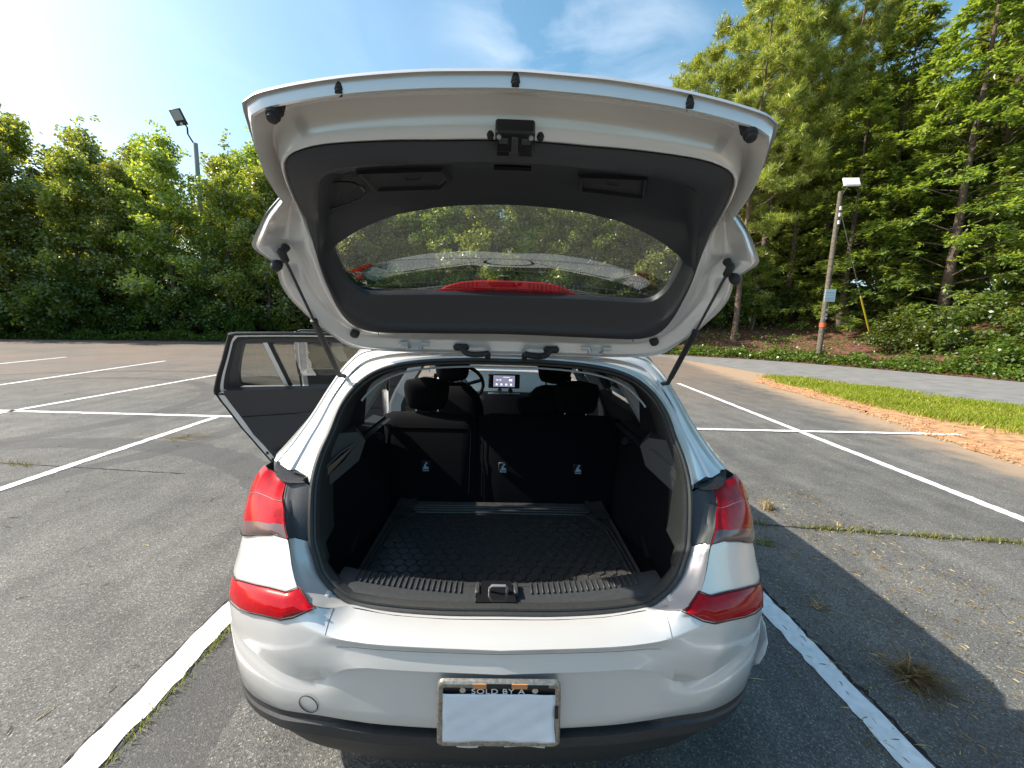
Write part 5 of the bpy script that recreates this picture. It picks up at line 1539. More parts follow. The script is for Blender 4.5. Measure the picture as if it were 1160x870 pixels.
# cargo side walls with the wheel-house bulge
for sgn in (-1, 1):
    mb = MB(); rws = []
    for z in (.555, .60, .70, .80, .90, .965):
        r_ = []
        for k in range(15):
            y = lerp(1.155, 2.06, k / 14)
            x = lerp(.585, .66, min(1, k / 3)) if False else .60 + .03 * math.sin(min(1, k / 6) * 1.57)
            x -= .085 * math.exp(-((y - 1.80) / .20) ** 2) * max(0, 1 - max(0, z - .74) / .2)
            y0 = y if k else Fl(.6, z) + .05
            r_.append((sgn * x, y0, z))
        rws.append(r_)
    rws.append([(sgn * (.63 + .0 * k), lerp(1.20, 2.10, k / 14), 1.0) for k in range(15)])
    mb.grid(rws)
    sw = build('cargo_side_lining', mb, M['carpet'], CAR)
    # upper ledge and C-pillar lining
    mb = MB()
    mb.grid([[(sgn * .60, y, .985) for y in (1.24, 1.5, 1.8, 2.08)], [(sgn * .70, y + .03, 1.0) for y in (1.24, 1.5, 1.8, 2.08)]])
    C1 = [(1.29, 1.0, .70), (1.395, 1.15, .665), (1.49, 1.28, .605), (1.545, 1.36, .535)]
    mb.grid([[(sgn * (x - .0), y + .02, z) for y, z, x in C1], [(sgn * (x - .02), y + .25, z + .02) for y, z, x in C1], [(sgn * (min(Wz(z), .74) - .07), 1.88 + .14 * k / 3, z + .01) for k, (y, z, x) in enumerate(C1)]])
    build('pillar_lining', mb, M['trim'], CAR)
    # shelf bracket: tapered plastic moulding with a slot
    B_ = [(.738, 499), ]
    o_ = [(.50, 1.40, 1.072), (.522, 1.38, 1.108), (.572, 1.345, 1.112), (.598, 1.30, 1.06), (.612, 1.235, .985), (.614, 1.215, .938), (.575, 1.29, .955), (.522, 1.39, 1.0)]
    mb = MB(); mb.prism([Vector((sgn * x, y, z)) for x, y, z in o_], Vector((sgn * .05, .10, 0)))
    br_ = build('shelf_bracket', mb, M['bracket'], CAR, angle=25)
    mb = MB(); mb.prism([Vector((sgn * x, y, z)) for x, y, z in ((.525, 1.37, 1.066), (.558, 1.333, 1.045), (.596, 1.265, 1.004), (.600, 1.25, .985), (.588, 1.268, .982), (.552, 1.333, 1.018))], Vector((0, .01, 0)))
    build('slot', mb, M['gloss'], br_, smooth=False)
    mb = MB(); mb.tube([Vector((sgn * .525, 1.364, 1.070)), Vector((sgn * .56, 1.326, 1.050)), Vector((sgn * .597, 1.258, 1.008)), Vector((sgn * .603, 1.243, .985))], .0035, 6)
    build('slot_lip', mb, M['scuff'], br_)
    c = Vector((sgn * .598, 1.235, .967)); mb = MB(); mb.tube([c, c + Vector((-sgn * .002, -.005, 0))], .013, 16)
    build('cap', mb, M['bracket'], br_)
    c = Vector((sgn * .515, 1.55, 1.04)); mb = MB(); mb.tube([c, c + Vector((-sgn * .03, -.02, .01))], .016, 10)
    build('shelf_pivot', mb, M['gloss'], CAR)

# rear seats
def seat_back(x0, x1, name):
    mb = MB(); rws = []
    prof = [(1.985, .56), (1.992, .60), (2.03, .78), (2.085, .94), (2.105, .985), (2.13, 1.004), (2.18, 1.006), (2.22, .98), (2.24, .90), (2.2, .60)]
    for y, z in prof:
        r_ = []
        for k in range(13):
            u = k / 12; e = min(u, 1 - u)
            round_ = .018 * max(0, 1 - e / .06) ** 2
            r_.append((lerp(x0, x1, u), y + round_ * (1 if y < 2.15 else -1), z - (round_ * .8 if z > .97 else 0)))
        rws.append(r_)
    mb.grid(rws)
    s_ = build(name, mb, M['seat'], CAR)
    # stitched border of the carpeted back
    mb = MB(); b = .03
    def bp(x, z): return Vector((x, table([(.56, 1.985), (.60, 1.992), (.78, 2.03), (.94, 2.085)])(z) - .003, z))
    pts = [bp(x0 + b, .60), bp(x0 + b, .78), bp(x0 + b, .92), bp(x0 + b + .02, .94), bp(x1 - b - .02, .94), bp(x1 - b, .92), bp(x1 - b, .78), bp(x1 - b, .60)]
    mb.tube(pts, .0025, 6)
    build('piping', mb, M['seat'], s_)
    return s_
sl = seat_back(-.655, -.142, 'seat_back'); sr = seat_back(-.136, .655, 'seat_back')
def headrest(parent, x, y, z, w, h, d=.10, mat='seat'):
    mb = MB(); rws = []
    for i in range(11):
        v = -1 + 2 * i / 10
        sc = (1 - abs(v) ** 3.2) ** .42 if abs(v) < 1 else 0.02
        rws.append([(x + w / 2 * max(.03, sc) ** .55 * (abs(math.cos(a)) ** .5) * (1 if math.cos(a) >= 0 else -1) * (.9 + .1 * v),
                     y + .03 * v * -0 + d / 2 * max(.03, sc) * (abs(math.sin(a)) ** .7) * (1 if math.sin(a) >= 0 else -1), z + h / 2 * v) for a in [k * 2 * math.pi / 24 for k in range(24)]])
    mb.grid(rws, closed=True)
    hr = build('headrest', mb, M[mat], parent)
    for q in (-.06, .06):
        m2 = MB(); m2.tube([(x + q, y, z - h / 2 + .02), (x + q, y, z - h / 2 - .05)], .007, 8); build('post', m2, M['chrome'], hr)
    return hr
headrest(sl, -.425, 2.17, 1.108, .265, .19)
headrest(sr, .405, 2.17, 1.105, .27, .195)
headrest(sr, .19, 2.20, 1.048, .25, .11)
# front seats
for x in (-.37, .37):
    mb = MB(); rws = []
    for z, y, w in ((.50, 2.62, .46), (.62, 2.64, .50), (.78, 2.70, .50), (.92, 2.75, .46), (1.0, 2.78, .40), (1.055, 2.81, .28), (1.065, 2.83, .2)):
        rws.append([(x + w / 2 * (abs(math.cos(a)) ** .5) * (1 if math.cos(a) >= 0 else -1), y + .085 * (abs(math.sin(a)) ** .8) * (1 if math.sin(a) >= 0 else -1), z) for a in [k * 2 * math.pi / 24 for k in range(24)]])
    mb.grid(rws, closed=True)
    mb.box((x, 3.0, .52), (.5, .52, .18), bev=.05)
    fs = build('front_seat', mb, M['seat'], CAR)
    headrest(fs, x, 2.86, 1.175, .27, .19)
# seat anchor symbols: pale printed figures on the seat backs
for x in (-.402, .005, .402):
    y = 2.018; z = .742
    mb = MB(); mb.box((x, y - .004, z + .012), (.052, .01, .052), bev=.006)
    b_ = build('anchor_cover', mb, M['trim'], sl if x < -.2 else sr)
    mb = MB()
    mb.add([(x - .017, y - .012, z - .004), (x + .014, y - .012, z - .004), (x + .016, y - .012, z + .006), (x + .004, y - .012, z + .010), (x + .002, y - .012, z + .022), (x - .006, y - .012, z + .022), (x - .010, y - .012, z + .008)], [tuple(range(7))])
    ring = [(x + .004 + .006 * math.cos(a), y - .012, z + .028 + .006 * math.sin(a)) for a in [k * .785 for k in range(8)]]
    mb.add(ring, [tuple(range(8))])
    for k in range(5): mb.box((x - .014 + k * .007, y - .0125, z - .012), (.005, .001, .007))
    build('anchor_symbol', mb, M['logo'], b_, smooth=False)
# dashboard
mb = MB(); rws = []
for y, z in ((3.74, .60), (3.72, .78), (3.73, .84), (3.76, .868)):
    rws.append([(s_ * .68, y + .06 * abs(s_) ** 2 * (y < 3.8), z - .02 * s_ * s_) for s_ in [k / 8 for k in range(-8, 9)]])
mb.grid(rws)
dash = build('dashboard', mb, M['trim2'], CAR)
mb = MB(); rws = []
for y, z in ((3.755, .864), (3.80, .89), (3.95, .93), (4.15, .965), (4.34, .985)):
    rws.append([(s_ * .68, y, z - .02 * s_ * s_) for s_ in [k / 8 for k in range(-8, 9)]])
mb.grid(rws)
build('dash_pad', mb, simple('painted_sunlit_dash', (0.44, 0.48, 0.46), .7, noise=.05), dash)  # dash top coloured pale to stand for sunlight through the windscreen
mb = MB(); mb.box((.009, 3.70, .972), (.295, .03, .135), bev=.008); scr = build('screen', mb, M['gloss'], dash)
mb = MB(); mb.box((.009, 3.683, .974), (.20, .004, .105)); sp_ = build('display', mb, M['screen'], scr, smooth=False)
mb = MB()
for k in range(4): mb.box((-.06 + k * .045, 3.6802, .943), (.017, .002, .017))
for k in range(2): mb.box((-.055 + k * .028, 3.6802, .985), (.018, .002, .008))
mb.box((.07, 3.6802, .985), (.03, .002, .018)); mb.box((.03, 3.6802, 1.012), (.06, .002, .004))
build('icons', mb, M['icon'], scr, smooth=False)
for k in range(5):
    for sx in (-.118, .137):
        mb = MB(); mb.box((sx, 3.682, .925 + k * .022), (.018, .006, .012)); build('button', mb, M['trim2'], scr, smooth=False)
for x in (-.03, .07):
    mb = MB(); mb.tube([(x, 3.72, .885), (x, 3.675, .885)], .022, 16); kb = build('knob', mb, M['chrome'], dash)
mb = MB(); mb.box((.01, 3.70, .853), (.30, .02, .012), bev=.004); build('trim_strip', mb, M['steel'], dash)
mb = MB(); mb.box((.0, 2.95, .66), (.20, .42, .18), bev=.04); build('centre_console', mb, M['trim'], CAR)
mb = MB(); cw = Vector((-.36, 3.42, .98)); rt_ = Matrix.Rotation(rad(-62), 3, 'X')
mb.tube([cw + rt_ @ Vector((.185 * math.cos(a), .185 * math.sin(a), 0)) for a in [k * 2 * math.pi / 40 for k in range(41)]], .016, 10, cap=False)
for a in (rad(-15), rad(195), rad(-90)):
    mb.tube([cw + rt_ @ Vector((.04 * math.cos(a), .04 * math.sin(a), -.02)), cw + rt_ @ Vector((.18 * math.cos(a), .18 * math.sin(a), 0))], .016, 8)
mb.tube([cw + rt_ @ Vector((0, 0, -.06)), cw + rt_ @ Vector((0, 0, .0))], [.07, .06], 16)
build('steering_wheel', mb, M['gloss'], CAR)
mb = MB(); mb.grid([[(s_ * lerp(.70, .56, k / 6), lerp(4.36, 3.52, k / 6) + .06 * (1 - s_ * s_), lerp(.99, 1.405, k / 6)) for s_ in [j / 6 for j in range(-6, 7)]] for k in range(7)])
build('windscreen', mb, M['glass'], CAR)

# ---- sill plate, striker ---------------------------------------------------
mb = MB()
def scz(x): return .676 + .03 * (abs(x) / .45) ** 2
rws = []
for dy, dz in ((-.004, -.012), (0, .002), (.012, .006), (.05, .012), (.085, .012), (.100, .006), (.106, -.03), (.108, -.12)):
    rws.append([(x, 1.062 + .09 * x * x + dy, scz(x) + dz) for x in [k * .025 - .5 for k in range(41)]])
mb.grid(rws)
scf = build('sill_plate', mb, M['scuff'], CAR, angle=30)
for x0, x1, sgn in ((-.455, -.115, -1), (.085, .43, 1)):
    mb = MB(); k = int((x1 - x0) / .0165)
    for j in range(k):
        x = x0 + (x1 - x0) * (j + .5) / k
        mb.box((x, 1.062 + .09 * x * x + .064, scz(x) + .0135), (.0042, .052, .006), bev=.001)
    o = build('ribs', mb, M['scuff'], scf)
mb = MB(); mb.prism([(-.075, 1.055, .685), (.045, 1.055, .685), (.03, 1.145, .69), (-.06, 1.145, .69)], (0, 0, .012))
build('striker_well', mb, M['gloss'], scf, smooth=False)
mb = MB(); mb.tube([(-.035, 1.10, .685), (-.035, 1.095, .712), (-.028, 1.09, .724), (.012, 1.09, .724), (.018, 1.095, .712), (.018, 1.10, .685)], .0042, 10)
build('striker', mb, M['steel'], CAR)
for x in (-.072, .045):
    mb = MB(); mb.box((x, 1.11, .695), (.014, .05, .022), bev=.003); build('striker_guide', mb, M['scuff'], scf)

# ---- tailgate ------------------------------------------------------------------
GP = [Vector(p) for p in ((1.50, 1.395), (1.44, 1.485), (1.36, 1.58), (1.155, 1.815), (.965, 1.918), (.85, 1.98), (.70, 2.06))]
GS = [0.0]
for a, b in zip(GP, GP[1:]): GS.append(GS[-1] + (b - a).length)
def gpt(x, s, off=0.0):
    i = 0
    while i < len(GP) - 2 and s > GS[i + 1]: i += 1
    t_ = (s - GS[i]) / (GS[i + 1] - GS[i])
    def nrm(k):
        k = max(0, min(len(GP) - 2, k)); u = (GP[k + 1] - GP[k]).normalized(); return Vector((u.y, -u.x))
    n_ = nrm(i)
    tc_ = max(0, min(1, t_))
    n_ = n_ * (.5 + tc_) + nrm(i - 1) * (.5 - tc_) if tc_ < .5 else n_ * (1.5 - tc_) + nrm(i + 1) * (tc_ - .5)
    n_.normalize()
    p = GP[i] + (GP[i + 1] - GP[i]) * t_ + n_ * (off - .15 * x * x)
    return Vector((x, p.x, p.y))
def gnorm(x, s): return (gpt(x, s, .01) - gpt(x, s, -.01)).normalized()   # away from the viewer below
GC = (0.0, .40)
def dense(half, k=6, smooth=True):
    pts = half
    q = [(-p[0], p[1]) for p in reversed(pts[1:-1])]
    return [tuple(p) for p in crom(pts + q, 900, True)]
def radial(loop, ang):
    best = None
    dx, dy = math.cos(ang), math.sin(ang)
    n_ = len(loop)
    for i in range(n_):
        ax, ay = loop[i][0] - GC[0], loop[i][1] - GC[1]; bx, by = loop[(i + 1) % n_][0] - GC[0], loop[(i + 1) % n_][1] - GC[1]
        ca, cb = dx * ay - dy * ax, dx * by - dy * bx
        if (ca <= 0 < cb) or (cb <= 0 < ca):
            t_ = ca / (ca - cb); px_, py_ = lerp(ax, bx, t_), lerp(ay, by, t_)
            r_ = px_ * dx + py_ * dy
            if r_ > 0 and (best is None or r_ > best): best = r_
    return best
GO, GT, GW = dense(D['gate_outline']), dense(D['gate_trim']), dense(D['gate_window'])
angs = sorted({round(k * 2 * math.pi / 200, 6) for k in range(200)} | {round(math.atan2(p[1] - GC[1], q * p[0]) % (2 * math.pi), 6) for p in D['gate_outline'] if p[0] > .3 for q in (1, -1)})
angs = [a for i, a in enumerate(angs) if i == 0 or a - angs[i - 1] > .003]
def polar(loop): return [(GC[0] + radial(loop, a) * math.cos(a), GC[1] + radial(loop, a) * math.sin(a)) for a in angs]
LO, LT, LW = polar(GO), polar(GT), polar(GW)
def between(A, B, w): return [(lerp(a[0], b[0], w), lerp(a[1], b[1], w)) for a, b in zip(A, B)]
def lift(L, off): return [gpt(x, s, off(x, s) if callable(off) else off) for x, s in L]
GATE = thing('tailgate', None, None); GATE.parent = CAR
for k in ('label', 'category'):
    if k in GATE: del GATE[k]
GATE.location = Vector((0, 1.5, 1.40)) - Vector((0, 3.05, 0))
topw = table([(.30, 0.0), (.60, 1.0)])        # pressed ridges are deep along the lower edge, shallow at the sides
bot = table([(0.02, 0.0), (.12, 1.0)])
mb = MB()
bands = [(0, .0), (.008, .010), (.03, .011), (.05, .004), (.09, -.010), (.14, -.019), (.18, -.018), (.26, -.004), (.36, .014), (.46, .031), (.52, .033), (.57, .026), (.66, .008), (.76, -.011), (.86, -.025), (.93, -.028), (.975, -.024), (1.0, .0)]
rws = []
for w, of in bands:
    rws.append([gpt(x, s, of * (1 if of > 0 else 1) * (.35 + .65 * topw(s)) * (.35 + .65 * bot(s))) for x, s in between(LO, LT, w)])
mb.grid(rws, closed=True)
# outer skin from the lip over the back to the glass
LWo = between(LT, LW, .55)
rws = [lift(LO, .0)]
for w, of in ((.0, .004), (.02, .012), (.12, .04), (.35, .085), (.7, .09), (1.0, .075)):
    rws.append([gpt(x, s, of) for x, s in between(LO, LWo, w)])
rws.append(lift(LW, .045))
mb.grid(rws, closed=True)
build('gate_shell', mb, M['paint'], GATE, angle=32)
# trim panel
mb = MB()
rim = lambda L, of: [gpt(x, s, of) for x, s in L]
rws = []
tops = table([(.35, 0.25), (.58, 1.0)])
for w, of in ((-.004, .012), (-.004, -.016), (.0, -.025), (.03, -.031), (.10, -.038), (.17, -.043), (.205, -.041), (.225, -.032), (.26, -.012), (.34, .000), (.6, .006), (.85, .010), (.965, .008), (.985, .010), (1.0, .020)):
    base = between(LT, LW, w)
    o2 = []
    for x, s in base:
        k = tops(s)
        flat = -.024 if w < .06 else lerp(-.024, .010, max(0, (w - .06)) / .94)
        if w < 0: flat = of
        o2.append(gpt(x, s, lerp(flat, of, k)))
    rws.append(o2)
rws.append(lift(between(LT, LW, 1.0), .032))
mb.grid(rws, closed=True)
trim = build('trim_panel', mb, M['gate_trim'], GATE, angle=32)
# grab recess and access cover, panel joints
def on_gate(pts, off): return [gpt(x, s, off) for x, s in pts]
ctr2 = (sum(p[0] for p in D['recess']) / 5, sum(p[1] for p in D['recess']) / 5)
for key, nm in (('recess', 'grab_recess'), ('recess_r', 'grab_recess')):
    P2 = D[key]; c2 = (sum(p[0] for p in P2) / len(P2), sum(p[1] for p in P2) / len(P2))
    sh = lambda k: [(lerp(c2[0], p[0], k), lerp(c2[1], p[1], k)) for p in P2]
    mb = MB(); mb.grid([on_gate(sh(1.06), .002), on_gate(sh(1.0), -.010), on_gate(sh(.95), -.010), on_gate(sh(.90), .0), on_gate(sh(.86), .002), on_gate(sh(.2), .0025)], closed=True)
    build(nm, mb, M['gate_trim'], trim, angle=30)
mb = MB()
P2 = crom(D['cover'], 40, True); mb.tube([gpt(p[0], p[1], -.0075) for p in P2] + [gpt(P2[0][0], P2[0][1], -.0075)], .0022, 5, cap=False)
build('cover_joint', mb, M['gloss'], trim)
for sgn in (-1, 1):
    mb = MB(); mb.tube([gpt(sgn * .445, s, lerp(-.0225, -.0015, (s - .10) / .105)) for s in [.105 + k * .0095 for k in range(11)]], .0014, 5)
    build('panel_joint', mb, M['gloss'], trim)
mb = MB(); mb.grid([[gpt(x, s, -.022) for x in (-.045, .045)] for s in (.690, .70)]); mb.grid([[gpt(x, .69, o_) for x in (-.045, .045)] for o_ in (-.022, .0)])
build('pull_slot', mb, M['gloss'], trim)
# glass: shallow dome filling the window loop
mb = MB(); rws = []
cen = [(0.0 + .75 * x * 0, .385) for x, s in LW]
cx_ = [(x * .0, .39) for x, s in LW]
rws = [[gpt(lerp(x, x * .0, w), lerp(s, .39, w), .028) for x, s in between(LW, LT, -0.0)] for w in (0, .12, .25, .4, .55, .7, .85, .999)]
rws = [[gpt(x * 1.0, s, .030) for x, s in between(LW, LT, .06)]] + rws
mb.grid(rws, closed=True)
build('rear_window', mb, M['privacy'], GATE)
# heater lines printed on the glass
mb = MB()
for k in range(6):
    s0 = .275 + k * .042; r_ = [abs(x) for x, s in LW if abs(s - s0) < .02]
    xm = (max(r_) if r_ else .5) - .01
    pts_ = [gpt(xm * q / 14, s0 + .012 * (1 - (q / 14) ** 2), .0265) for q in range(-14, 15)]
    mb.tube(pts_, .0005, 4)
build('heater_lines', mb, simple('heater_print', (.20, .19, .17), .5), GATE)
# spoiler and high brake lamp over the top edge of the glass
mb = MB(); rws = []
for s, of in ((.02, .09), (.10, .10), (.20, .085), (.250, .066), (.252, .058), (.20, .052), (.16, .045)):
    rws.append([gpt(x, s - .06 * (x / .6) ** 2 * (s > .15) + .00, of) for x in [k * .05 - .55 for k in range(23)]])
mb.grid(rws)
spoil = build('roof_spoiler', mb, M['trim2'], GATE, angle=35)
mb = MB(); rws = []
for q, of in ((0, .050), (0.0, .047), (.5, .045), (1.0, .047), (1.0, .052)):
    rws.append([gpt(x, lerp(.190, .214 + .060 * (1 - (abs(x) / .262) ** 4), q), of) for x in [k * .02 - .26 for k in range(27)]])
mb.grid(rws)
build('high_brake_lamp', mb, M['lamp_red'], GATE)
# rubber stops, plugs
def knob_on(x, s, r, h, name, mat, parent=GATE, steps=((1, 0), (1, .5), (.8, .6), (.8, 1), (.5, 1.03)), base=0.0):
    b = gpt(x, s, base); n_ = -gnorm(x, s)
    mb = MB(); mb.tube([b + n_ * (h * q - .012 * (i == 0)) for i, (k, q) in enumerate(steps)], [r * k for k, q in steps], 16)
    return build(name, mb, mat, parent, angle=50)
st_ = D['stops']
for (x, s) in st_[:2]: knob_on(x, s, .0145, .036, 'rubber_stop', M['rubber'], steps=((1.1, 0), (1.15, .25), (.95, .3), (.95, .75), (.7, .8), (.72, 1), (.4, 1.05)))
for (x, s) in st_[2:5]: knob_on(x, s, .0095, .012, 'rubber_plug', M['rubber'], base=-.006)
for (x, s) in st_[5:7]: knob_on(x, s, .015, .012, 'rubber_plug', M['rubber'], steps=((1, 0), (1, .6), (.8, .9), (.3, 1.0)))
for (x, s) in st_[7:9]: knob_on(x, s, .0085, .010, 'rubber_plug', M['rubber'], base=-.021)
for (x, s) in D['fin_stop']: knob_on(x, s, .0145, .036, 'rubber_stop', M['rubber'], steps=((.7, 0), (1.0, .3), (1.05, .5), (.8, .9), (.3, 1.0)))
# latch
(lx0, ls0), (lx1, _), (_, ls1), _d = D['latch']
mb = MB()
n_ = -gnorm(0, .78)
ctr3 = gpt(.002, .783, -.016)
us = (gpt(0, .80, 0) - gpt(0, .76, 0)).normalized()
Rm = Matrix((( 1, 0, 0), (0, us.y, n_.y), (0, us.z, n_.z))).to_3x3()
def lp3(x, s, h): return ctr3 + Vector((x, 0, 0)) + us * s + n_ * h
def lbox(mb, x, s, h, dx, ds, dh, bev=.002): mb.box(lp3(x, s, h), (dx, ds, dh), rot=Rm, bev=bev)
lbox(mb, 0, .004, .016, .084, .05, .04, .004); lbox(mb, -.025, -.026, .016, .03, .014, .034); lbox(mb, .025, -.026, .016, .03, .014, .034)
lat = build('latch', mb, M['gloss'], GATE, angle=25)
mb = MB(); lbox(mb, 0, -.002, .034, .014, .04, .012); lbox(mb, -.024, .008, .037, .02, .014, .004); lbox(mb, .024, .008, .037, .02, .014, .004)
build('latch_claw', mb, M['scuff'], lat, angle=25)
for q in (-.034, .034):
    c = lp3(q, .018, .036); mb = MB(); mb.tube([c, c + n_ * .004], .005, 8); build('bolt', mb, M['steel'], lat)

# inner fins: small dished triangle pressed beside each strut mount
# struts
for sgn in (-1, 1):
    top = gpt(sgn * (abs(D['strut_top'][0][0]) + D['strut_top'][1][0]) / 2, D['strut_top'][0][1], -.022); botm = Vector((sgn * .612, 1.468, 1.298))
    d_ = (botm - top); L_ = d_.length; d_ = d_.normalized()
    root = thing('gas_strut', None, None); root.parent = CAR; root.location = botm - Vector((0, 3.05, 0))
    for k in ('label', 'category'):
        if k in root: del root[k]
    mid = top + d_ * (L_ * .50)
    mb = MB(); mb.tube([top + d_ * .02, mid], .0042, 10); build('piston_rod', mb, M['trim2'], root)
    mb = MB(); mb.tube([mid - d_ * .012, mid - d_ * .01, mid, mid + d_ * .004, botm - d_ * .03, botm - d_ * .026], [.006, .011, .0115, .0098, .0098, .006], 14); build('cylinder', mb, M['rubber'], root)
    mb = MB(); mb.tube([top - d_ * .012, top - d_ * .005, top + d_ * .025, top + d_ * .03], [.006, .0115, .0105, .006], 12)
    mb.tube([top, top + gnorm(sgn * .66, .356) * .03], [.008, .012], 10)
    build('upper_socket', mb, M['rubber'], root)
    mb = MB(); mb.tube([botm - d_ * .03, botm], .0085, 10); mb.tube([botm, botm + Vector((-sgn * .0, .05, -.01))], .008, 10); build('lower_socket', mb, M['rubber'], root)
# hinges
for x in (-.332, .329):
    h_ = thing('hinge', None, None); h_.parent = CAR; h_.location = Vector((x, 1.5, 1.41)) - Vector((0, 3.05, 0))
    for k in ('label', 'category'):
        if k in h_: del h_[k]
    a = gpt(x, .040, -.020)
    for q in (-.026, .026):
        mb = MB(); mb.tube([a + Vector((q, 0, .012)), a + Vector((q * .8, -.008, -.004)), Vector((x + q * .8, a.y - .002, 1.408)), Vector((x + q * .8, 1.52, 1.402))], .0058, 8)
        build('hinge_arm', mb, M['steel'], h_)
        mb = MB(); mb.box(a + Vector((q * 1.5, .002, .014)), (.034, .008, .014), bev=.002); build('hinge_foot', mb, M['steel'], h_)
    for dz in (.006, -.01):
        mb = MB(); mb.tube([a + Vector((-.022, -.010, -.012 + dz)), a + Vector((.022, -.010, -.012 + dz))], .0035, 8); build('hinge_pin', mb, M['steel'], h_)
# wiring grommets
for x, sgn, rib in ((-.166, 1, False), (.1674, -1, True)):
    g_ = thing('wiring_grommet', None, None); g_.parent = CAR; g_.location = Vector((x, 1.49, 1.42)) - Vector((0, 3.05, 0))
    for k in ('label', 'category'):
        if k in g_: del g_[k]
    a = gpt(x, .030, -.010)
    mb = MB(); mb.box(a + Vector((0, .002, 0)), (.058, .022, .026), bev=.008); build('grommet_boot', mb, M['rubber'], g_)
    e = Vector((x + sgn * .098, 1.49, 1.380))
    path = crom([tuple(a + Vector((sgn * .004, -.012, -.002))), tuple(a + Vector((sgn * .02, -.018, -.018))), tuple(a + Vector((sgn * .045, -.02, -.024))), tuple(a + Vector((sgn * .078, -.02, -.022))), tuple(e + Vector((0, -.03, .012))), tuple(e + Vector((0, -.012, -.004)))], 44)
    rr = [.0105 + (.0028 * (k % 2) if rib and 6 < k < 34 else 0) for k in range(44)]
    mb = MB(); mb.tube(path, rr, 12); build('hose', mb, M['rubber'], g_)

# ---- doors -----------------------------------------------------------------
def door(name, sgn, Yh, edge_rows, win, L_frame_top, ang, divider=None):
    """sgn side, hinge at Yh; edge_rows (z, length) rear edge; win window hole (u,z) outline;
    built closed, then swung by ang about the hinge"""
    root = thing(name, None, None); root.parent = CAR
    for k in ('label', 'category'):
        if k in root: del root[k]
    hinge = Vector((sgn * .86, Yh, 0))
    root.location = hinge + Vector((0, 0, .3)) - Vector((0, 3.05, 0))
    R_ = Matrix.Rotation(sgn * ang * -1 * -1, 3, 'Z')
    def xf(v): return hinge + R_ @ (Vector(v) - hinge)
    er = table(edge_rows)
    zs = [.30, .40, .50, .60, .68, .76, .84, .90, .95, 1.0]
    def sk(u, z, ins): return (sgn * (Wz(z) - ins + .002), Yh - u, z)
    mb = MB()
    mb.grid([[sk(er(z) * k / 14, z, 0) for k in range(15)] for z in zs])
    ring = [(er(z), z) for z in zs]
    mb.grid([[sk(u, z, 0) for u, z in ring], [sk(u - .004, z, .03) for u, z in ring], [sk(u - .03, z, .035) for u, z in ring]])
    build('outer_panel', mb, M['paint'], root, xf=xf)
    mb = MB()   # painted jamb faces seen with the door open
    mb.grid([[sk(u - .012, z, .034) for u, z in ring], [sk(u - .035, z, .09) for u, z in ring], [sk(u - .075, z, .10) for u, z in ring]])
    mb.grid([[sk(.0, z, .0) for z in zs], [sk(.03, z, .09) for z in zs]])
    mb.grid([[sk(er(.30) * k / 8, .30, 0) for k in range(9)], [sk(er(.30) * k / 8, .31, .09) for k in range(9)]])
    build('jamb_face', mb, M['jamb'], root, xf=xf, angle=30)
    # rubber seal round the rear edge
    mb = MB(); mb.tube([sk(u - .006, z, .03) for u, z in ring] + [sk(u + .0, z, .03) for u, z in L_frame_top], .010, 8)
    build('door_seal', mb, M['rubber'], root, xf=xf)
    # inner trim
    mb = MB(); rws = []
    for z in [.34, .40, .46, .52, .58, .64, .72, .80, .88, .94, 1.0, 1.035]:
        b_ = .045 if z < .97 else .02
        bulge = .02 * math.exp(-((z - .70) / .05) ** 2) + .012 * math.exp(-((z - .45) / .08) ** 2)
        rws.append([sk(lerp(.04, er(z) - .075, k / 12), z, .105 + bulge) for k in range(13)])
    rws.append([sk(lerp(.04, er(1.0) - .075, k / 12), 1.05, .05) for k in range(13)])
    mb.grid(rws)
    tr_ = build('door_trim', mb, M['trim2'], root, xf=xf, angle=35)
    mb = MB(); mb.tube([sk(lerp(.06, er(.86) - .09, k / 12), .845 + .03 * (1 - k / 12) , .109) for k in range(13)], .003, 5)
    build('trim_joint', mb, M['gloss'], tr_, xf=xf)
    mb = MB(); mb.tube([sk(er(.62) - .12, .60, .125), sk(er(.62) - .25, .62, .13), sk(er(.62) - .40, .66, .135), sk(.10, .70, .135)], [.004, .012, .018, .018], 8)
    build('armrest', mb, M['gloss'], tr_, xf=xf)
    mb = MB()
    for k in range(3): mb.box(sk(er(.58 - .05 * k) - .055, .58 - .05 * k, .096), (.018, .014, .018))
    build('jamb_plug', mb, M['gloss'], root, xf=xf, smooth=False)
    # window frame: outer outline to window hole
    out = [(0.0, 1.0), (0.02, 1.20)] if name == 'front_door' else [(0.0, 1.0), (0.0, 1.2)]
    OUT = L_frame_top
    k = 60
    o_loop = crom(OUT, k, False); w_loop = crom(win, k, False)
    mb = MB()
    mb.grid([[sk(p[0], p[1], 0) for p in o_loop], [sk(p[0], p[1], .03) for p in o_loop]])
    mb.grid([[sk(p[0], p[1], 0) for p in o_loop], [sk(p[0], p[1], .004) for p in w_loop]])
    build('frame_outer', mb, M['gloss'], root, xf=xf, angle=30)
    mb = MB()
    def ringf(q): return [Vector((lerp(a[0], b[0], q), lerp(a[1], b[1], q))) for a, b in zip(o_loop, w_loop)]
    r1, r2, r3 = ringf(.20), ringf(.34), ringf(.60)
    mb.grid([[sk(p[0], p[1], .030) for p in o_loop], [sk(p[0], p[1], .034) for p in r1]], 1)
    mb.grid([[sk(p[0], p[1], .034) for p in r1], [sk(p[0], p[1], .040) for p in r2]], 0)
    mb.grid([[sk(p[0], p[1], .040) for p in r2], [sk(p[0], p[1], .046) for p in r3]], 1)
    mb.grid([[sk(p[0], p[1], .046) for p in r3], [sk(p[0], p[1], .048) for p in w_loop], [sk(p[0], p[1], .01) for p in w_loop]], 2)
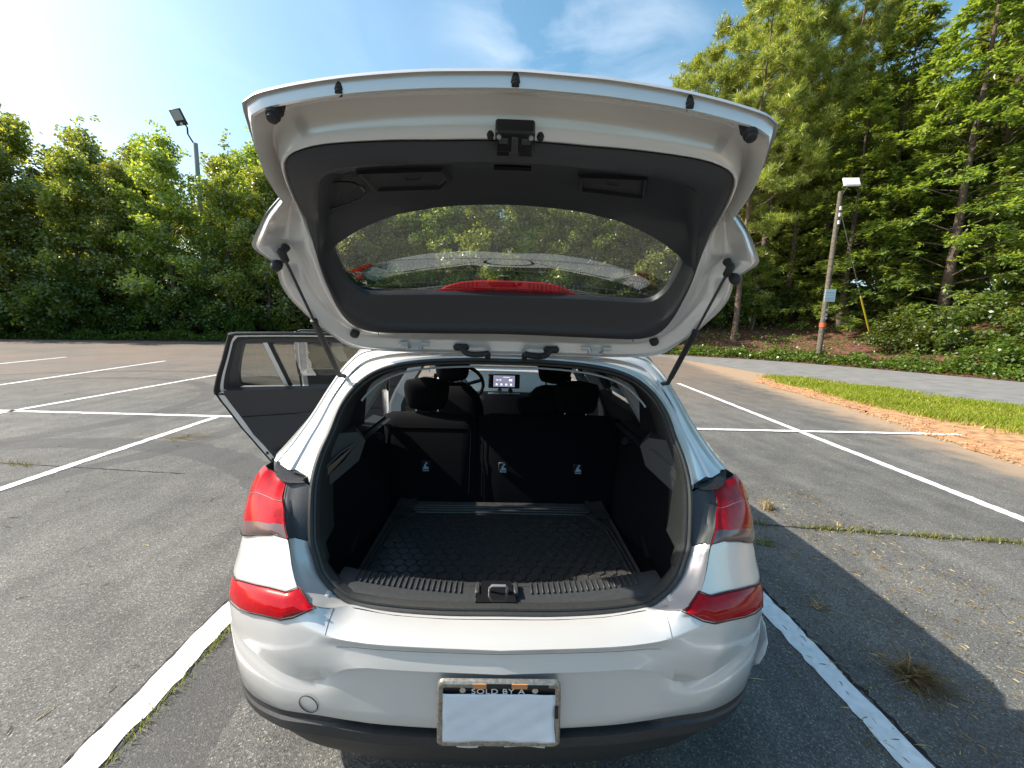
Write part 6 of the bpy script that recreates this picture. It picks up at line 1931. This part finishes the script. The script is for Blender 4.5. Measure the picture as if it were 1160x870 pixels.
    build('frame_inner', mb, [M['jamb'], M['rubber'], M['trim2']], root, xf=xf, angle=30)
    # glass
    mb = MB()
    cu = sum(p[0] for p in w_loop) / k; cz = sum(p[1] for p in w_loop) / k
    mb.grid([[sk(lerp(p[0], cu, t_), lerp(p[1], cz, t_), .018) for p in w_loop] for t_ in (0, .33, .66, .999)], closed=True)
    build('window', mb, M['side_glass'], root, xf=xf)
    if divider:
        (u0, z0), (u1, z1) = divider
        mb = MB(); mb.prism([Vector(sk(u0 - .012, z0, .012)), Vector(sk(u0 + .012, z0, .012)), Vector(sk(u1 + .012, z1, .012)), Vector(sk(u1 - .012, z1, .012))], Vector((-sgn * .035, 0, 0)))
        build('divider', mb, M['jamb'], root, xf=xf, smooth=False)
        mb = MB(); mb.prism([Vector(sk(u0 - .030, z0, .014)), Vector(sk(u0 - .012, z0, .014)), Vector(sk(u1 - .012, z1, .014)), Vector(sk(u1 - .030, z1, .014))], Vector((-sgn * .03, 0, 0)))
        build('divider_seal', mb, M['rubber'], root, xf=xf, smooth=False)
    mb = MB(); mb.tube([sk(er(.84) - .10, .86, -.02), sk(er(.84) - .12, .865, -.045), sk(er(.84) - .24, .87, -.045), sk(er(.84) - .26, .87, -.015)], .011, 8)
    build('handle', mb, M['paint'], root, xf=xf)
    return root
rear_edge = [(.30, .70), (.45, .76), (.52, .82), (.62, .88), (.76, .97), (.86, 1.02), (.95, 1.06), (1.0, 1.075)]
rear_top = [(1.075, 1.0), (1.07, 1.03), (1.03, 1.12), (.97, 1.24), (.915, 1.36), (.895, 1.395), (.86, 1.402), (.6, 1.408), (.3, 1.41), (.03, 1.405), (0.0, 1.39), (0.0, 1.2), (0.0, 1.0)]
rear_win = [(.905, 1.055), (.91, 1.065), (.915, 1.10), (.89, 1.20), (.855, 1.295), (.84, 1.325), (.815, 1.342), (.6, 1.352), (.3, 1.354), (.10, 1.35), (.07, 1.335), (.065, 1.2), (.065, 1.05)]
front_edge = [(.30, 1.02), (.6, 1.06), (1.0, 1.07)]
front_top = [(1.07, 1.0), (1.07, 1.1), (1.06, 1.25), (1.05, 1.385), (1.0, 1.402), (.8, 1.40), (.6, 1.375), (.4, 1.30), (.2, 1.18), (.05, 1.07), (0.0, 1.03), (0.0, 1.01), (0.0, 1.0)]
front_win = [(1.0, 1.05), (1.0, 1.1), (.99, 1.25), (.985, 1.33), (.95, 1.352), (.8, 1.355), (.64, 1.335), (.46, 1.265), (.3, 1.17), (.2, 1.10), (.16, 1.07), (.155, 1.06), (.16, 1.05)]
dl = door('rear_door', -1, 2.95, rear_edge, rear_win, rear_top, rad(74), ((.65, 1.05), (.72, 1.352)))
dl['label'] = 'open left rear door swung out beside the car'
fl = door('front_door', -1, 4.02, front_edge, front_win, front_top, rad(72))
fl['label'] = 'open left front door, seen just above the open rear door'
door('rear_door', 1, 2.95, rear_edge, rear_win, rear_top, 0, ((.65, 1.05), (.72, 1.352)))
door('front_door', 1, 4.02, front_edge, front_win, front_top, 0)

# ---- white film hanging at the right bumper corner ---------------------------
mb = MB(); rws = []
for z, y0, y1, x in ((.58, 1.27, 1.30, .897), (.54, 1.24, 1.32, .903), (.50, 1.215, 1.34, .912), (.45, 1.19, 1.345, .920), (.40, 1.195, 1.34, .916), (.35, 1.21, 1.31, .905), (.315, 1.235, 1.28, .893)):
    rws.append([(x + .005 * math.sin(k * 1.9 + z * 40) + .006 * math.sin(k / 6 * 3.14), lerp(y0, y1, k / 6), z + .006 * math.sin(k * 2.3)) for k in range(7)])
mb.grid(rws)
o = build('plastic_film', mb, M['bag']); tag(o, 'crumpled white plastic film hanging at the right rear corner of the car', 'plastic film')
sd = o.modifiers.new('thickness', 'SOLIDIFY'); sd.thickness = .002

# ---- cargo mat ------------------------------------------------------------------
matt = thing('cargo_mat', 'black rubber cargo mat with raised hexagons on the boot floor', 'cargo mat', (0, 1.55, .565))
mb = MB()
mb.grid([[(x * .535, y, .5655 + (.012 if abs(x) > .985 or y > 1.955 or y < 1.20 else 0)) for x in (-1, -.985, -.98, -.5, 0, .5, .98, .985, 1)] for y in (1.185, 1.198, 1.205, 1.4, 1.7, 1.945, 1.952, 1.965)])
build('mat_base', mb, M['mat'], matt, angle=30)
mb = MB(); R_ = .0272
row_i = 0; y = 1.235
while y < 1.84:
    x = -.47 + (R_ * .866 if row_i % 2 else 0)
    while x < .475:
        lim = .475 if y < 1.7 else .475 - (y - 1.7) * .5
        if abs(x) < lim:
            top_ = [(x + (R_ * .84) * math.sin(k * math.pi / 3), y + (R_ * .84) * math.cos(k * math.pi / 3), .571) for k in range(6)]
            bt_ = [(x + (R_ * .90) * math.sin(k * math.pi / 3), y + (R_ * .90) * math.cos(k * math.pi / 3), .5654) for k in range(6)]
            mb.add(bt_ + top_, [(k, (k + 1) % 6, 6 + (k + 1) % 6, 6 + k) for k in range(6)] + [tuple(range(6, 12))])
        x += R_ * 1.732
    y += R_ * 1.5; row_i += 1
hx = build('hexagon_tread', mb, M['mat'], matt, smooth=False); hx['kind'] = 'stuff'
for k, y in enumerate((1.862, 1.888, 1.914, 1.938)):
    w = .42 + .03 * k
    mb = MB(); mb.tube([(-w, y, .569), (-w * .3, y + .003, .570), (w * .4, y - .002, .570), (w, y, .569)], .0055, 8)
    build('border_ridge', mb, M['mat'], matt)
for sgn in (-1, 1):
    for q in (.497, .515):
        mb = MB(); mb.tube([(sgn * q, 1.23, .569), (sgn * q, 1.5, .569), (sgn * (q - .01), 1.72, .569), (sgn * (q - .07), 1.85, .569)], .005, 8)
        build('border_ridge', mb, M['mat'], matt)
    mb = MB(); mb.grid([[(sgn * (.44 + .03 * k + .006 * math.sin(k * 2.1 + j)), 1.80 + .034 * j, .568 + .016 * abs(math.sin(k * 1.3 + j * .9)) + .012 * (j > 3)) for k in range(4)] for j in range(6)])
    build('folded_corner', mb, M['mat'], matt)
